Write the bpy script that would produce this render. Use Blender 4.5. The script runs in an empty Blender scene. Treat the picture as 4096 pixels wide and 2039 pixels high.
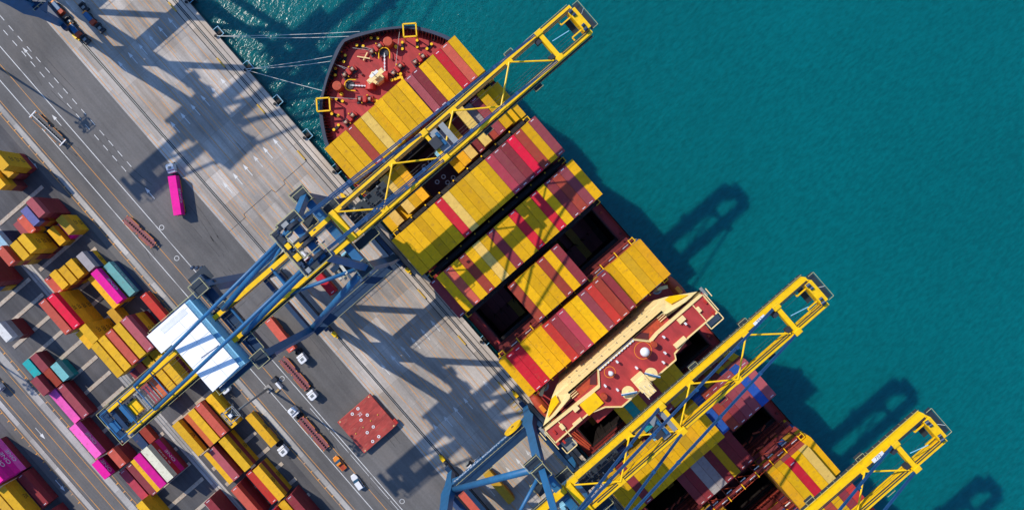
import bpy, bmesh, math, random
from mathutils import Vector, Matrix
R = random.Random(7)
rad = math.radians
# world axes: X runs along the quay (down-right in the photo), Y points out to sea, Z up; origin on the quay apron below the drone
scn = bpy.context.scene
C = scn.collection
# ---------------------------------------------------------------- camera
H = 225.0
cd = bpy.data.cameras.new("camera"); cam = bpy.data.objects.new("camera", cd); C.objects.link(cam)
cam.location = (0, 0, H); cam.rotation_euler = (0, 0, rad(49.0))
cd.sensor_width = 36; cd.lens = 2864 / 4096 * 36; cd.clip_end = 5000; cd.clip_start = 1
cd.shift_x = (2048 - 1985) / 4096; cd.shift_y = -(1019.5 - 900) / 4096
scn.camera = cam
# ---------------------------------------------------------------- light
SUN_EL, SUN_AZ = 42.7, 16.0          # elevation, and direction the shadows fall (from +X towards +Y)
w = bpy.data.worlds.new("World"); scn.world = w; w.use_nodes = True
nt = w.node_tree; nt.nodes.clear()
sky = nt.nodes.new('ShaderNodeTexSky'); sky.sky_type = 'NISHITA'; sky.sun_disc = False
sky.sun_elevation = rad(SUN_EL); sky.sun_rotation = rad(254); sky.air_density = 1.2; sky.dust_density = 0.6; sky.ozone_density = 3.0
bg = nt.nodes.new('ShaderNodeBackground'); bg.inputs[1].default_value = 0.125
wo = nt.nodes.new('ShaderNodeOutputWorld')
tn = nt.nodes.new('ShaderNodeVectorMath'); tn.operation = 'MULTIPLY'; tn.inputs[1].default_value = (0.90, 1.17, 1.52)   # clear tropical sky, deep blue fill
nt.links.new(sky.outputs[0], tn.inputs[0]); nt.links.new(tn.outputs[0], bg.inputs[0]); nt.links.new(bg.outputs[0], wo.inputs[0])
sd = bpy.data.lights.new("sun", 'SUN'); sd.energy = 4.5; sd.angle = rad(0.53); sd.color = (1.0, 0.90, 0.76)
sun = bpy.data.objects.new("sun", sd); C.objects.link(sun)
dl = Vector((math.cos(rad(SUN_AZ)) * math.cos(rad(SUN_EL)), math.sin(rad(SUN_AZ)) * math.cos(rad(SUN_EL)), -math.sin(rad(SUN_EL))))
sun.rotation_euler = dl.to_track_quat('-Z', 'Y').to_euler()
vs = scn.view_settings; vs.view_transform = 'Standard'; vs.look = 'None'; vs.gamma = 1; vs.exposure = 0.0

# ---------------------------------------------------------------- materials
def mat(name, col, rough=0.6, metal=0.0, noise=0.12, scale=0.6, dirt=None, dirt_amt=0.0, streak=None, objcol=False, spec=0.4, fine=0.0):
    m = bpy.data.materials.new(name); m.use_nodes = True
    n = m.node_tree.nodes; l = m.node_tree.links; b = n['Principled BSDF']
    b.inputs['Roughness'].default_value = rough; b.inputs['Metallic'].default_value = metal
    b.inputs['Specular IOR Level'].default_value = spec
    tc = n.new('ShaderNodeTexCoord'); mp = n.new('ShaderNodeMapping')
    if objcol:
        oi = n.new('ShaderNodeObjectInfo'); ad = n.new('ShaderNodeVectorMath'); ad.operation = 'MULTIPLY_ADD'
        cv = n.new('ShaderNodeCombineXYZ')
        mu = n.new('ShaderNodeMath'); mu.operation = 'MULTIPLY'; mu.inputs[1].default_value = 437.0
        l.new(oi.outputs['Random'], mu.inputs[0]); l.new(mu.outputs[0], cv.inputs[0]); l.new(mu.outputs[0], cv.inputs[1])
        ad.inputs[1].default_value = (1, 1, 1)
        l.new(tc.outputs['Object'], ad.inputs[0]); l.new(cv.outputs[0], ad.inputs[2]); l.new(ad.outputs[0], mp.inputs['Vector'])
    else:
        l.new(tc.outputs['Object'], mp.inputs['Vector'])
    if streak: mp.inputs['Scale'].default_value = streak
    t = n.new('ShaderNodeTexNoise'); t.inputs['Scale'].default_value = scale; t.inputs['Detail'].default_value = 6; t.inputs['Roughness'].default_value = 0.62
    l.new(mp.outputs[0], t.inputs['Vector'])
    r = n.new('ShaderNodeMapRange'); r.inputs['From Min'].default_value = 0.3; r.inputs['From Max'].default_value = 0.7
    r.inputs['To Min'].default_value = 1 - noise; r.inputs['To Max'].default_value = 1 + noise
    l.new(t.outputs['Fac'], r.inputs['Value'])
    mx = n.new('ShaderNodeVectorMath'); mx.operation = 'SCALE'
    if objcol: l.new(oi.outputs['Color'], mx.inputs[0])
    else: mx.inputs[0].default_value = col
    l.new(r.outputs[0], mx.inputs['Scale']); out = mx.outputs[0]
    if dirt:
        t2 = n.new('ShaderNodeTexNoise'); t2.inputs['Scale'].default_value = scale * 1.7; t2.inputs['Detail'].default_value = 8
        l.new(mp.outputs[0], t2.inputs['Vector'])
        r2 = n.new('ShaderNodeMapRange'); r2.inputs['From Min'].default_value = 0.56; r2.inputs['From Max'].default_value = 0.74
        r2.inputs['To Max'].default_value = dirt_amt; l.new(t2.outputs['Fac'], r2.inputs['Value'])
        mi = n.new('ShaderNodeMix'); mi.data_type = 'RGBA'; l.new(r2.outputs[0], mi.inputs['Factor'])
        l.new(out, mi.inputs[6]); mi.inputs[7].default_value = (*dirt, 1); out = mi.outputs[2]
    l.new(out, b.inputs['Base Color'])
    return m
M = {}
M['blue'] = mat('crane_blue_paint', (0.017, 0.115, 0.262), 0.45, scale=0.35, noise=0.18, dirt=(0.05, 0.10, 0.18), dirt_amt=0.4)
M['stay'] = mat('stay_blue_paint', (0.010, 0.062, 0.165), 0.5, scale=0.4, noise=0.2)
M['navy'] = mat('dark_blue_paint', (0.008, 0.034, 0.085), 0.5, scale=0.4, noise=0.2)
M['yellow'] = mat('crane_yellow_paint', (0.86, 0.515, 0.002), 0.42, scale=0.5, noise=0.10, dirt=(0.35, 0.20, 0.03), dirt_amt=0.35)
M['steel'] = mat('galvanised_steel', (0.28, 0.30, 0.30), 0.5, 0.3)
M['grating'] = mat('walkway_grating', (0.018, 0.030, 0.045), 0.7)
M['rail'] = mat('handrail_paint', (0.42, 0.40, 0.20), 0.5)
M['black'] = mat('black_rubber', (0.012, 0.012, 0.014), 0.7)
M['dark'] = mat('dark_machinery', (0.03, 0.035, 0.045), 0.5)
M['roofwhite'] = mat('white_roof_sheet', (0.90, 0.90, 0.90), 0.45, noise=0.03, scale=0.25, streak=(4, 0.4, 1))
M['paleblue'] = mat('pale_blue_cladding', (0.22, 0.50, 0.66), 0.5, noise=0.06, streak=(1, 1, 4))
M['white'] = mat('white_paint', (0.72, 0.73, 0.74), 0.4, noise=0.08)
M['glass'] = mat('dark_glass', (0.02, 0.07, 0.13), 0.08, spec=0.8)
M['deckred'] = mat('red_deck_paint', (0.37, 0.036, 0.036), 0.7, noise=0.24, scale=0.35, dirt=(0.24, 0.03, 0.03), dirt_amt=0.55, streak=(0.5, 1.4, 1))
M['rust'] = mat('orange_red_primer', (0.40, 0.055, 0.020), 0.6, noise=0.3, scale=0.8, dirt=(0.20, 0.05, 0.02), dirt_amt=0.7)
M['pit'] = mat('dark_steel_and_shade', (0.014, 0.011, 0.011), 0.6, noise=0.3)  # near-black: fore lashing bridges, and painted shade for bay gaps and holds
M['maroonsteel'] = mat('maroon_steel', (0.13, 0.016, 0.016), 0.6, noise=0.3, scale=0.8)
M['cream'] = mat('cream_paint', (0.82, 0.64, 0.30), 0.5, noise=0.07, scale=0.5, dirt=(0.45, 0.28, 0.09), dirt_amt=0.25)
M['hull'] = mat('dark_hull_paint', (0.026, 0.040, 0.070), 0.5, noise=0.2, scale=0.3)
M['hatch'] = mat('hatch_cover_red', (0.36, 0.050, 0.038), 0.6, noise=0.35, scale=0.5, dirt=(0.40, 0.15, 0.10), dirt_amt=0.75, streak=(1.6, 0.5, 1))
M['darkhatch'] = mat('dark_red_hatch', (0.075, 0.012, 0.016), 0.6, noise=0.25, scale=0.4)
M['trailer'] = mat('trailer_red_oxide', (0.24, 0.075, 0.075), 0.6, noise=0.3, scale=1.5)
M['orange'] = mat('orange_paint', (0.78, 0.25, 0.02), 0.45, noise=0.1)
M['wood'] = mat('rusty_concrete_sleeper', (0.42, 0.36, 0.29), 0.85, noise=0.2, scale=0.9, dirt=(0.30, 0.12, 0.04), dirt_amt=0.85)
M['drum'] = mat('coiled_rope', (0.42, 0.34, 0.25), 0.8, noise=0.3, scale=4)
M['rope'] = mat('mooring_rope', (0.50, 0.52, 0.50), 0.8)
M['chain'] = mat('painted_chain', (0.72, 0.72, 0.74), 0.5)
M['red'] = mat('red_paint', (0.45, 0.03, 0.02), 0.5)
M['cont'] = mat('container_paint', (1, 1, 1), 0.6, noise=0.10, scale=0.9, objcol=True, dirt=(0.20, 0.10, 0.05), dirt_amt=0.40, streak=(0.9, 0.55, 1.0), spec=0.15)
M['mark'] = mat('white_lettering', (0.70, 0.70, 0.74), 0.6)
M['logo'] = mat('black_lettering', (0.015, 0.013, 0.012), 0.6)
M['door'] = mat('container_door', (1, 1, 1), 0.5, noise=0.1, scale=1.0, objcol=True)

def ground_mat(name, col, patch, slab=None, streaky=0.25, stain=(0.3, 0.25, 0.2), stain_amt=0.2):
    m = bpy.data.materials.new(name); m.use_nodes = True
    n = m.node_tree.nodes; l = m.node_tree.links; b = n['Principled BSDF']
    b.inputs['Roughness'].default_value = 0.88; b.inputs['Specular IOR Level'].default_value = 0.25
    tc = n.new('ShaderNodeTexCoord')
    def noise(sc, scale, det=6, ro=0.6):
        mp = n.new('ShaderNodeMapping'); mp.inputs['Scale'].default_value = sc; l.new(tc.outputs['Object'], mp.inputs['Vector'])
        t = n.new('ShaderNodeTexNoise'); t.inputs['Scale'].default_value = scale; t.inputs['Detail'].default_value = det; t.inputs['Roughness'].default_value = ro
        l.new(mp.outputs[0], t.inputs['Vector']); return t.outputs['Fac']
    def rng(f, a, c, lo, hi):
        r = n.new('ShaderNodeMapRange'); r.inputs['From Min'].default_value = a; r.inputs['From Max'].default_value = c
        r.inputs['To Min'].default_value = lo; r.inputs['To Max'].default_value = hi; l.new(f, r.inputs['Value']); return r.outputs[0]
    def mul(a, c):
        x = n.new('ShaderNodeMath'); x.operation = 'MULTIPLY'; l.new(a, x.inputs[0]); l.new(c, x.inputs[1]); return x.outputs[0]
    big = rng(noise((1, 1, 1), 0.035, 4), 0.35, 0.65, 1 - patch, 1 + patch)
    stk = rng(noise((0.05, 1.1, 1), 0.55, 5), 0.35, 0.68, 1 + streaky * 0.6, 1 - streaky)
    fin = rng(noise((1, 1, 1), 1.6, 8, 0.75), 0.3, 0.7, 0.86, 1.12)
    f = mul(mul(big, stk), fin)
    if slab:
        mp = n.new('ShaderNodeMapping'); mp.inputs['Location'].default_value = (3.1, slab[2], 0); l.new(tc.outputs['Object'], mp.inputs['Vector'])
        br = n.new('ShaderNodeTexBrick'); br.offset = 0.0; br.squash = 1.0
        br.inputs['Scale'].default_value = 1.0; br.inputs['Brick Width'].default_value = slab[0]; br.inputs['Row Height'].default_value = slab[1]
        br.inputs['Mortar Size'].default_value = 0.035; br.inputs['Mortar Smooth'].default_value = 0.0; br.inputs['Bias'].default_value = 0.0
        br.inputs['Color1'].default_value = (0.80, 0.80, 0.80, 1); br.inputs['Color2'].default_value = (1.2, 1.2, 1.2, 1); br.inputs['Mortar'].default_value = (0.62, 0.62, 0.62, 1)
        l.new(mp.outputs[0], br.inputs['Vector'])
        bw = n.new('ShaderNodeRGBToBW'); l.new(br.outputs['Color'], bw.inputs[0]); f = mul(f, bw.outputs[0])
    sc = n.new('ShaderNodeVectorMath'); sc.operation = 'SCALE'; sc.inputs[0].default_value = col; l.new(f, sc.inputs['Scale'])
    mi = n.new('ShaderNodeMix'); mi.data_type = 'RGBA'; l.new(rng(noise((0.4, 1, 1), 0.12, 7), 0.52, 0.72, 0, stain_amt), mi.inputs['Factor'])
    l.new(sc.outputs[0], mi.inputs[6]); mi.inputs[7].default_value = (*stain, 1)
    l.new(mi.outputs[2], b.inputs['Base Color'])
    return m
M['apron'] = ground_mat('apron_concrete', (0.385, 0.352, 0.318), 0.26, (9.6, 6.6, 1.2), 0.24, (0.27, 0.20, 0.14), 0.6)
M['coping'] = ground_mat('quay_coping_concrete', (0.46, 0.40, 0.34), 0.15, (9.6, 30, 0), 0.15, (0.38, 0.27, 0.15), 0.5)
M['asphalt'] = ground_mat('road_asphalt', (0.128, 0.124, 0.122), 0.20, None, 0.13, (0.185, 0.165, 0.15), 0.45)
M['yard'] = ground_mat('yard_asphalt', (0.092, 0.092, 0.098), 0.25, None, 0.20, (0.15, 0.13, 0.12), 0.35)
M['kerbconc'] = ground_mat('drain_strip_concrete', (0.38, 0.365, 0.345), 0.18, (6.0, 30, 0), 0.10, (0.2, 0.18, 0.16), 0.4)
def paint(name, col, wear):
    m = bpy.data.materials.new(name); m.use_nodes = True
    n = m.node_tree.nodes; l = m.node_tree.links; b = n['Principled BSDF']; b.inputs['Roughness'].default_value = 0.8
    tc = n.new('ShaderNodeTexCoord'); t = n.new('ShaderNodeTexNoise'); t.inputs['Scale'].default_value = 0.9; t.inputs['Detail'].default_value = 9
    mp = n.new('ShaderNodeMapping'); mp.inputs['Scale'].default_value = (0.25, 1, 1); l.new(tc.outputs['Object'], mp.inputs[0]); l.new(mp.outputs[0], t.inputs['Vector'])
    r = n.new('ShaderNodeMapRange'); r.inputs['From Min'].default_value = 0.5; r.inputs['From Max'].default_value = 0.66; r.inputs['To Max'].default_value = wear
    l.new(t.outputs['Fac'], r.inputs['Value']); mi = n.new('ShaderNodeMix'); mi.data_type = 'RGBA'; l.new(r.outputs[0], mi.inputs['Factor'])
    mi.inputs[6].default_value = (*col, 1); mi.inputs[7].default_value = (0.25, 0.235, 0.22, 1); l.new(mi.outputs[2], b.inputs['Base Color']); return m
M['pwhite'] = paint('white_road_paint', (0.64, 0.65, 0.64), 0.75)
M['porange'] = paint('orange_road_paint', (0.66, 0.30, 0.06), 0.75)
M['pyellow'] = paint('worn_yellow_paint', (0.55, 0.33, 0.04), 0.6)
def water_mat():
    m = bpy.data.materials.new('sea_water'); m.use_nodes = True
    n = m.node_tree.nodes; l = m.node_tree.links; b = n['Principled BSDF']
    b.inputs['Roughness'].default_value = 0.17; b.inputs['IOR'].default_value = 1.33
    tc = n.new('ShaderNodeTexCoord')
    def noise(sc, rot, scale, det):
        mp = n.new('ShaderNodeMapping'); mp.inputs['Scale'].default_value = sc; mp.inputs['Rotation'].default_value = (0, 0, rad(rot)); l.new(tc.outputs['Object'], mp.inputs['Vector'])
        t = n.new('ShaderNodeTexNoise'); t.inputs['Scale'].default_value = scale; t.inputs['Detail'].default_value = det; l.new(mp.outputs[0], t.inputs['Vector']); return t.outputs['Fac']
    cr = n.new('ShaderNodeMapRange'); l.new(noise((1, 1, 1), 0, 0.012, 5), cr.inputs['Value']); cr.inputs['From Min'].default_value = 0.3; cr.inputs['From Max'].default_value = 0.7
    mi = n.new('ShaderNodeMix'); mi.data_type = 'RGBA'; l.new(cr.outputs[0], mi.inputs['Factor'])
    mi.inputs[6].default_value = (0.0006, 0.118, 0.126, 1); mi.inputs[7].default_value = (0.0006, 0.140, 0.150, 1); l.new(mi.outputs[2], b.inputs['Base Color'])
    rp = n.new('ShaderNodeMapRange'); l.new(noise((1, 0.42, 1), -25, 1.1, 9), rp.inputs['Value']); rp.inputs['From Min'].default_value = 0.3; rp.inputs['From Max'].default_value = 0.7
    rp.inputs['To Min'].default_value = 0.84; rp.inputs['To Max'].default_value = 1.16      # ripple light and shade painted into the base colour
    sx = n.new('ShaderNodeVectorMath'); sx.operation = 'SCALE'; l.new(mi.outputs[2], sx.inputs[0]); l.new(rp.outputs[0], sx.inputs['Scale']); l.new(sx.outputs[0], b.inputs['Base Color'])
    h = None
    for sc, rot, s, d, wt in (((1, 0.5, 1), -25, 0.55, 7, 1.0), ((1, 0.5, 1), 35, 1.7, 6, 0.55)):
        f = noise(sc, rot, s, d); mu = n.new('ShaderNodeMath'); mu.operation = 'MULTIPLY'; mu.inputs[1].default_value = wt; l.new(f, mu.inputs[0])
        if h is None: h = mu.outputs[0]
        else:
            a = n.new('ShaderNodeMath'); a.operation = 'ADD'; l.new(h, a.inputs[0]); l.new(mu.outputs[0], a.inputs[1]); h = a.outputs[0]
    bp = n.new('ShaderNodeBump'); bp.inputs['Strength'].default_value = 1.0; bp.inputs['Distance'].default_value = 0.27
    b.inputs['Subsurface Weight'].default_value = 0.93; b.inputs['Subsurface Radius'].default_value = (0.25, 1.0, 1.0); b.inputs['Subsurface Scale'].default_value = 13.0
    l.new(h, bp.inputs['Height']); l.new(bp.outputs[0], b.inputs['Normal'])
    return m
M['water'] = water_mat()

# ---------------------------------------------------------------- mesh helpers
class MB:
    def __init__(s): s.v = []; s.f = []; s.mi = []; s.cur = 0; s.log = []
    def add(s, vs, fs):
        s.log.append((vs, fs))
        o = len(s.v); s.v += [tuple(p) for p in vs]
        for f in fs: s.f.append(tuple(i + o for i in f)); s.mi.append(s.cur)
        return s
    def box(s, x0, x1, y0, y1, z0, z1):
        vs = [(x, y, z) for z in (z0, z1) for y in (y0, y1) for x in (x0, x1)]
        return s.add(vs, [(0, 2, 3, 1), (4, 5, 7, 6), (0, 1, 5, 4), (2, 6, 7, 3), (0, 4, 6, 2), (1, 3, 7, 5)])
    def beam(s, p, q, wd, ht, up=(0, 0, 1)):
        p = Vector(p); q = Vector(q); d = (q - p).normalized(); u = Vector(up)
        if abs(d.dot(u)) > 0.99: u = Vector((1, 0, 0))
        a = d.cross(u).normalized(); b = a.cross(d).normalized(); a *= wd / 2; b *= ht / 2
        vs = [p - a - b, p + a - b, p + a + b, p - a + b, q - a - b, q + a - b, q + a + b, q - a + b]
        return s.add(vs, [(3, 2, 1, 0), (4, 5, 6, 7), (0, 1, 5, 4), (1, 2, 6, 5), (2, 3, 7, 6), (3, 0, 4, 7)])
    def tube(s, p, q, r, r2=None, n=10, caps=True):
        p = Vector(p); q = Vector(q); r2 = r if r2 is None else r2; d = (q - p).normalized()
        u = Vector((0, 0, 1)) if abs(d.z) < 0.95 else Vector((1, 0, 0))
        a = d.cross(u).normalized(); b = d.cross(a)
        vs = []
        for c, rr in ((p, r), (q, r2)):
            for i in range(n):
                t = 2 * math.pi * i / n; vs.append(c + a * (rr * math.cos(t)) + b * (rr * math.sin(t)))
        fs = [(i, (i + 1) % n, n + (i + 1) % n, n + i) for i in range(n)]
        if caps: fs += [tuple(range(n - 1, -1, -1)), tuple(range(n, 2 * n))]
        return s.add(vs, fs)
    def prism(s, pts, z0, z1):
        n = len(pts); vs = [(x, y, z0) for x, y in pts] + [(x, y, z1) for x, y in pts]
        ar = sum(pts[i][0] * pts[(i + 1) % n][1] - pts[(i + 1) % n][0] * pts[i][1] for i in range(n))
        fs = [tuple(range(n - 1, -1, -1)), tuple(range(n, 2 * n))] + [(i, (i + 1) % n, n + (i + 1) % n, n + i) for i in range(n)]
        if ar < 0: fs = [tuple(reversed(f)) for f in fs]
        return s.add(vs, fs)
    def plate(s, pts3, nrm):       # extruded planar polygon; nrm = thickness vector
        n = len(pts3); nv = Vector(nrm); a = [Vector(p) for p in pts3]
        vs = a + [p + nv for p in a]
        return s.add(vs, [tuple(range(n - 1, -1, -1)), tuple(range(n, 2 * n))] + [(i, (i + 1) % n, n + (i + 1) % n, n + i) for i in range(n)])
    def quad(s, x0, x1, y0, y1, z): return s.add([(x0, y0, z), (x1, y0, z), (x1, y1, z), (x0, y1, z)], [(0, 1, 2, 3)])
    def ring(s, c, r, wd, z0, z1, n=28):
        vs = []; fs = []
        for i in range(n):
            t = 2 * math.pi * i / n
            for rr, z in ((r - wd / 2, z0), (r + wd / 2, z0), (r + wd / 2, z1), (r - wd / 2, z1)):
                vs.append((c[0] + rr * math.cos(t), c[1] + rr * math.sin(t), z))
        for i in range(n):
            j = (i + 1) % n
            for k in range(4): fs.append((i * 4 + k, j * 4 + k, j * 4 + (k + 1) % 4, i * 4 + (k + 1) % 4))
        return s.add(vs, fs)
    def sphere(s, c, r, n=16, m=10):
        vs = [(c[0], c[1], c[2] - r)]
        for j in range(1, m):
            ph = -math.pi / 2 + math.pi * j / m
            for i in range(n):
                t = 2 * math.pi * i / n; vs.append((c[0] + r * math.cos(ph) * math.cos(t), c[1] + r * math.cos(ph) * math.sin(t), c[2] + r * math.sin(ph)))
        vs.append((c[0], c[1], c[2] + r)); fs = [(0, 1 + (i + 1) % n, 1 + i) for i in range(n)]
        for j in range(m - 2):
            for i in range(n):
                a = 1 + j * n + i; b = 1 + j * n + (i + 1) % n; fs.append((a, b, b + n, a + n))
        t = len(vs) - 1; o = 1 + (m - 2) * n; fs += [(o + i, o + (i + 1) % n, t) for i in range(n)]
        return s.add(vs, fs)
    def mesh(s, name, mats):
        me = bpy.data.meshes.new(name); me.from_pydata(s.v, [], s.f)
        for m in (mats if isinstance(mats, (list, tuple)) else [mats]): me.materials.append(m)
        if any(s.mi): me.polygons.foreach_set('material_index', s.mi)
        me.update(); return me
    def each(s, name, m, parent=None, per=1, **kw):      # one object per piece (per = primitives that make up a piece)
        for i in range(0, len(s.log), per):
            b = MB()
            for vs, fs in s.log[i:i + per]: b.add(vs, fs)
            b.build(name, m, parent, **kw)
    def build(s, name, m, parent=None, smooth=False, bevel=0.0):
        me = s.mesh(name, m)
        if smooth: me.polygons.foreach_set('use_smooth', [True] * len(me.polygons))
        o = bpy.data.objects.new(name, me); C.objects.link(o)
        if parent is not None: o.parent = parent
        if bevel:
            b = o.modifiers.new('bevel', 'BEVEL'); b.width = bevel; b.segments = 2; b.limit_method = 'ANGLE'
        return o
def tag(o, label=None, cat=None, group=None, kind=None):
    if label: o['label'] = label
    if cat: o['category'] = cat
    if group: o['group'] = group
    if kind: o['kind'] = kind
    return o
def empty(name, loc=(0, 0, 0), rz=0.0, parent=None):
    o = bpy.data.objects.new(name, None); C.objects.link(o); o.location = loc; o.rotation_euler = (0, 0, rz); o.empty_display_size = 1
    if parent is not None: o.parent = parent
    return o
def kids(o): return [c for c in bpy.data.objects if c.parent == o]
def copy_tree(o, parent=None, depth=0):
    ch = kids(o); c = o.copy(); C.objects.link(c)
    if parent is not None: c.parent = parent
    for k in ch: copy_tree(k, c, depth + 1)
    return c
_tx = {}
def text(s, size, m, name, parent, loc, xdir, nrm, sx=1.0):
    key = (s, m.name)
    if key not in _tx:
        cu = bpy.data.curves.new('t', 'FONT'); cu.body = s; cu.align_x = 'CENTER'; cu.align_y = 'CENTER'; cu.extrude = 0.01; cu.space_line = 0.75
        o = bpy.data.objects.new('t', cu); C.objects.link(o)
        me = bpy.data.meshes.new_from_object(o.evaluated_get(bpy.context.evaluated_depsgraph_get()))
        bpy.data.objects.remove(o); me.materials.clear(); me.materials.append(m); _tx[key] = me
    o = bpy.data.objects.new(name, _tx[key]); C.objects.link(o); o.parent = parent
    x = Vector(xdir).normalized(); z = Vector(nrm).normalized(); y = z.cross(x)
    mt = Matrix(((x.x * size * sx, y.x * size, z.x), (x.y * size * sx, y.y * size, z.y), (x.z * size * sx, y.z * size, z.z))).to_4x4(); mt.translation = Vector(loc)
    o.matrix_local = mt; return o
def struct(mb, name, m): o = mb.build(name, m); o['kind'] = 'structure'; return o

# ---------------------------------------------------------------- setting: ground, water, markings
QE = -27.0
g = MB(); g.add([(-1500, -1500, 0), (1500, -1500, 0), (1500, QE, 0), (-1500, QE, 0)], [(0, 1, 2, 3)])
g.add([(-1500, QE, 0), (1500, QE, 0), (1500, QE, -9), (-1500, QE, -9)], [(3, 0, 1, 2)]); struct(g, 'ground', M['asphalt'])
struct(MB().quad(-700, 700, -64.7, -31.9, 0.02), 'quay_apron', M['apron'])
struct(MB().quad(-700, 700, -31.9, QE, 0.025), 'quay_coping', M['coping'])
struct(MB().quad(-700, 700, -141.6, -96.9, 0.012), 'yard_ground', M['yard'])
struct(MB().quad(-700, 700, -420, -158.2, 0.012), 'far_yard_ground', M['yard'])
struct(MB().quad(-3000, 3000, QE - 0.01, 3500, -3.0), 'sea', M['water'])
k = MB()
for a, b in ((-94.2, -92.7), (-145.6, -143.5), (-155.1, -153.7)): k.box(-400, 400, a, b, 0.0, 0.11)
struct(k, 'kerb_strip', M['kerbconc'])
k = MB(); k.quad(-400, 400, -64.7, -63.1, 0.035); struct(k, 'apron_edge_strip', M['kerbconc'])
# crane rails: slot plus rail head
k = MB()
for v in (-30.15, -60.55):
    for dv in (-0.26, 0.26): k.quad(-400, 400, v + dv - 0.13, v + dv + 0.13, 0.045)
k.quad(-400, 400, -32.0, -31.75, 0.045); k.quad(-400, 400, -28.55, -28.35, 0.045)
struct(k, 'rail_slot', M['black'])
k = MB()
for v in (-30.15, -60.55): k.box(-400, 400, v - 0.07, v + 0.07, 0.03, 0.12)
for v in (-120.2, -119.2): k.box(-400, 400, v - 0.09, v + 0.09, 0.02, 0.16)
struct(k, 'crane_rail', M['steel'])
k = MB(); k.quad(-400, 400, -121.1, -118.4, 0.02); struct(k, 'yard_rail_bed', M['kerbconc'])
wm = MB(); om = MB(); ym = MB()
for v in (-80.9, -87.9): wm.quad(-400, 400, v - 0.11, v + 0.11, 0.03)
u = -300
while u < -88.5:
    for v in (-74.55, -76.75): wm.quad(u, u + 2.2, v - 0.1, v + 0.1, 0.03)
    u += 4.35
u = 5
while u < 300: wm.quad(u, u + 9, -81.9, -81.75, 0.03); u += 9.6
def arrow(mb, u, v, s=1, L=4.7):
    mb.add([(u, v, .05), (u + s * 1.9, v - 0.55, .05), (u + s * 1.9, v + 0.55, .05)], [(0, 1, 2) if s > 0 else (0, 2, 1)])
    a, b = sorted((u + s * 1.9, u + s * L)); mb.quad(a, b, v - 0.11, v + 0.11, .05)
for kx in range(-5, 8):
    for v in (-56.0, -51.8, -47.6, -43.4, -39.3, -35.2): arrow(wm, -66.6 + 25.15 * kx, v)
for (a, b) in ((-139.7, -75.8), (-117.8, -82.7), (-81.3, -75.6)): arrow(wm, a, b)
for (a, b) in ((-112.5, -97.2), (-47.0, -151.0), (-30.5, -157.0)): arrow(wm, a + 4.7, b, -1)
for (a, b) in ((-68.4, -79.85), (-58.0, -82.6), (-7.8, -82.4), (46.0, -79.2)): wm.ring((a, b), 0.72, 0.18, 0.028, 0.034, 20)
struct(wm, 'white_road_markings', M['pwhite'])
for v, wd in ((-63.95, .22), (-62.75, .1), (-84.6, .16), (-92.1, .16), (-94.85, .16), (-142.7, .16), (-146.4, .14), (-149.2, .16), (-152.6, .2), (-155.7, .14)):
    om.quad(-400, 400, v - wd / 2, v + wd / 2, 0.05)
for v, s in ((-94.85, 1), (-142.7, -1), (-155.7, -1)):
    u = -399.0
    while u < 400: a, b = sorted((v + s * .08, v + s * .75)); om.quad(u, u + 0.3, a, b, 0.049); u += 3.38
RR = random.Random(3)
for i, v in enumerate((-33.85, -37.3, -41.4, -45.6, -49.7, -53.9, -58.0)):
    om.quad(-400, 400, v - 0.09, v + 0.09, 0.045)
    if i:
        for kk in range(9):
            a = -160 + kk * 30 + RR.uniform(-8, 8); om.quad(a, a + RR.uniform(8, 26), v + 0.9, v + 1.02, 0.045)
            a = -160 + kk * 30 + RR.uniform(-8, 8); om.quad(a, a + RR.uniform(5, 20), v - 1.35, v - 1.24, 0.045)
struct(om, 'orange_road_markings', M['porange'])
for i in range(26): ym.quad(44 + i * 1.35, 44.35 + i * 1.35, -33.4, -31.9, 0.06)
ym.quad(44, 79, -33.5, -33.35, 0.06)
struct(ym, 'yellow_hatching', M['pyellow'])
tm = MB()
for i in range(26):
    u = R.uniform(-140, 60); v = R.uniform(-91, -66); L = R.uniform(5, 16); c = R.uniform(-.18, .18); P = [(u + L * t / 8, v + c * L * (t / 8) ** 2) for t in range(9)]
    for dv in (0, 1.9):
        for p, q in zip(P, P[1:]): tm.beam((p[0], p[1] + dv, 0.012), (q[0], q[1] + dv, 0.012), .22, .004)
M['tyre'] = mat('tyre_marks', (0.085, 0.083, 0.083), 0.9, noise=0.3, scale=0.7)
struct(tm, 'tyre_marks', M['tyre'])
# expansion joint zig-zag across the apron
k = MB(); pts = [(-53.5, -64.7), (-53.5, -57.9), (-54.6, -57.6), (-54.6, -46), (-53.2, -45.6), (-53.2, -41.6), (-54.3, -41.3), (-54.3, -32)]
for p, q in zip(pts, pts[1:]): k.beam((*p, 0.046), (*q, 0.046), 0.14, 0.004)
struct(k, 'expansion_joint', M['black'])
# sleepers (skids) the yard stacks stand on
sl = empty('x'); bpy.data.objects.remove(sl)
nsl = 0; first = None
for u in (-102.6, -96.3, -90.2, -83.4, -77.0, -70.5, -64.3, -58.1, -51.2, -44.8, -38.4, -32.0, -25.6, -19.4, -13.0, -6.8, -0.5, 5.9, 12.3, 18.7, 25.1, 31.5):
    for a, b, side in ((-117.6, -99.4, 'road side'), (-139.6, -121.9, 'far side')):
        if side == 'far side' and u > 10 or side == 'road side' and u > 28: continue
        if first is None:
            first = MB().box(-0.6, 0.6, 0, 18.0, 0.0, 0.16).build('stacking_sleeper', M['wood'], bevel=0.03); o = first
        else: o = first.copy(); C.objects.link(o)
        o.location = (u, a, 0.01); nsl += 1
        tag(o, 'long pale rust stained concrete strip across the yard floor under the container stacks', 'sleeper', 'concrete sleepers under the yard stacks')

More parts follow.
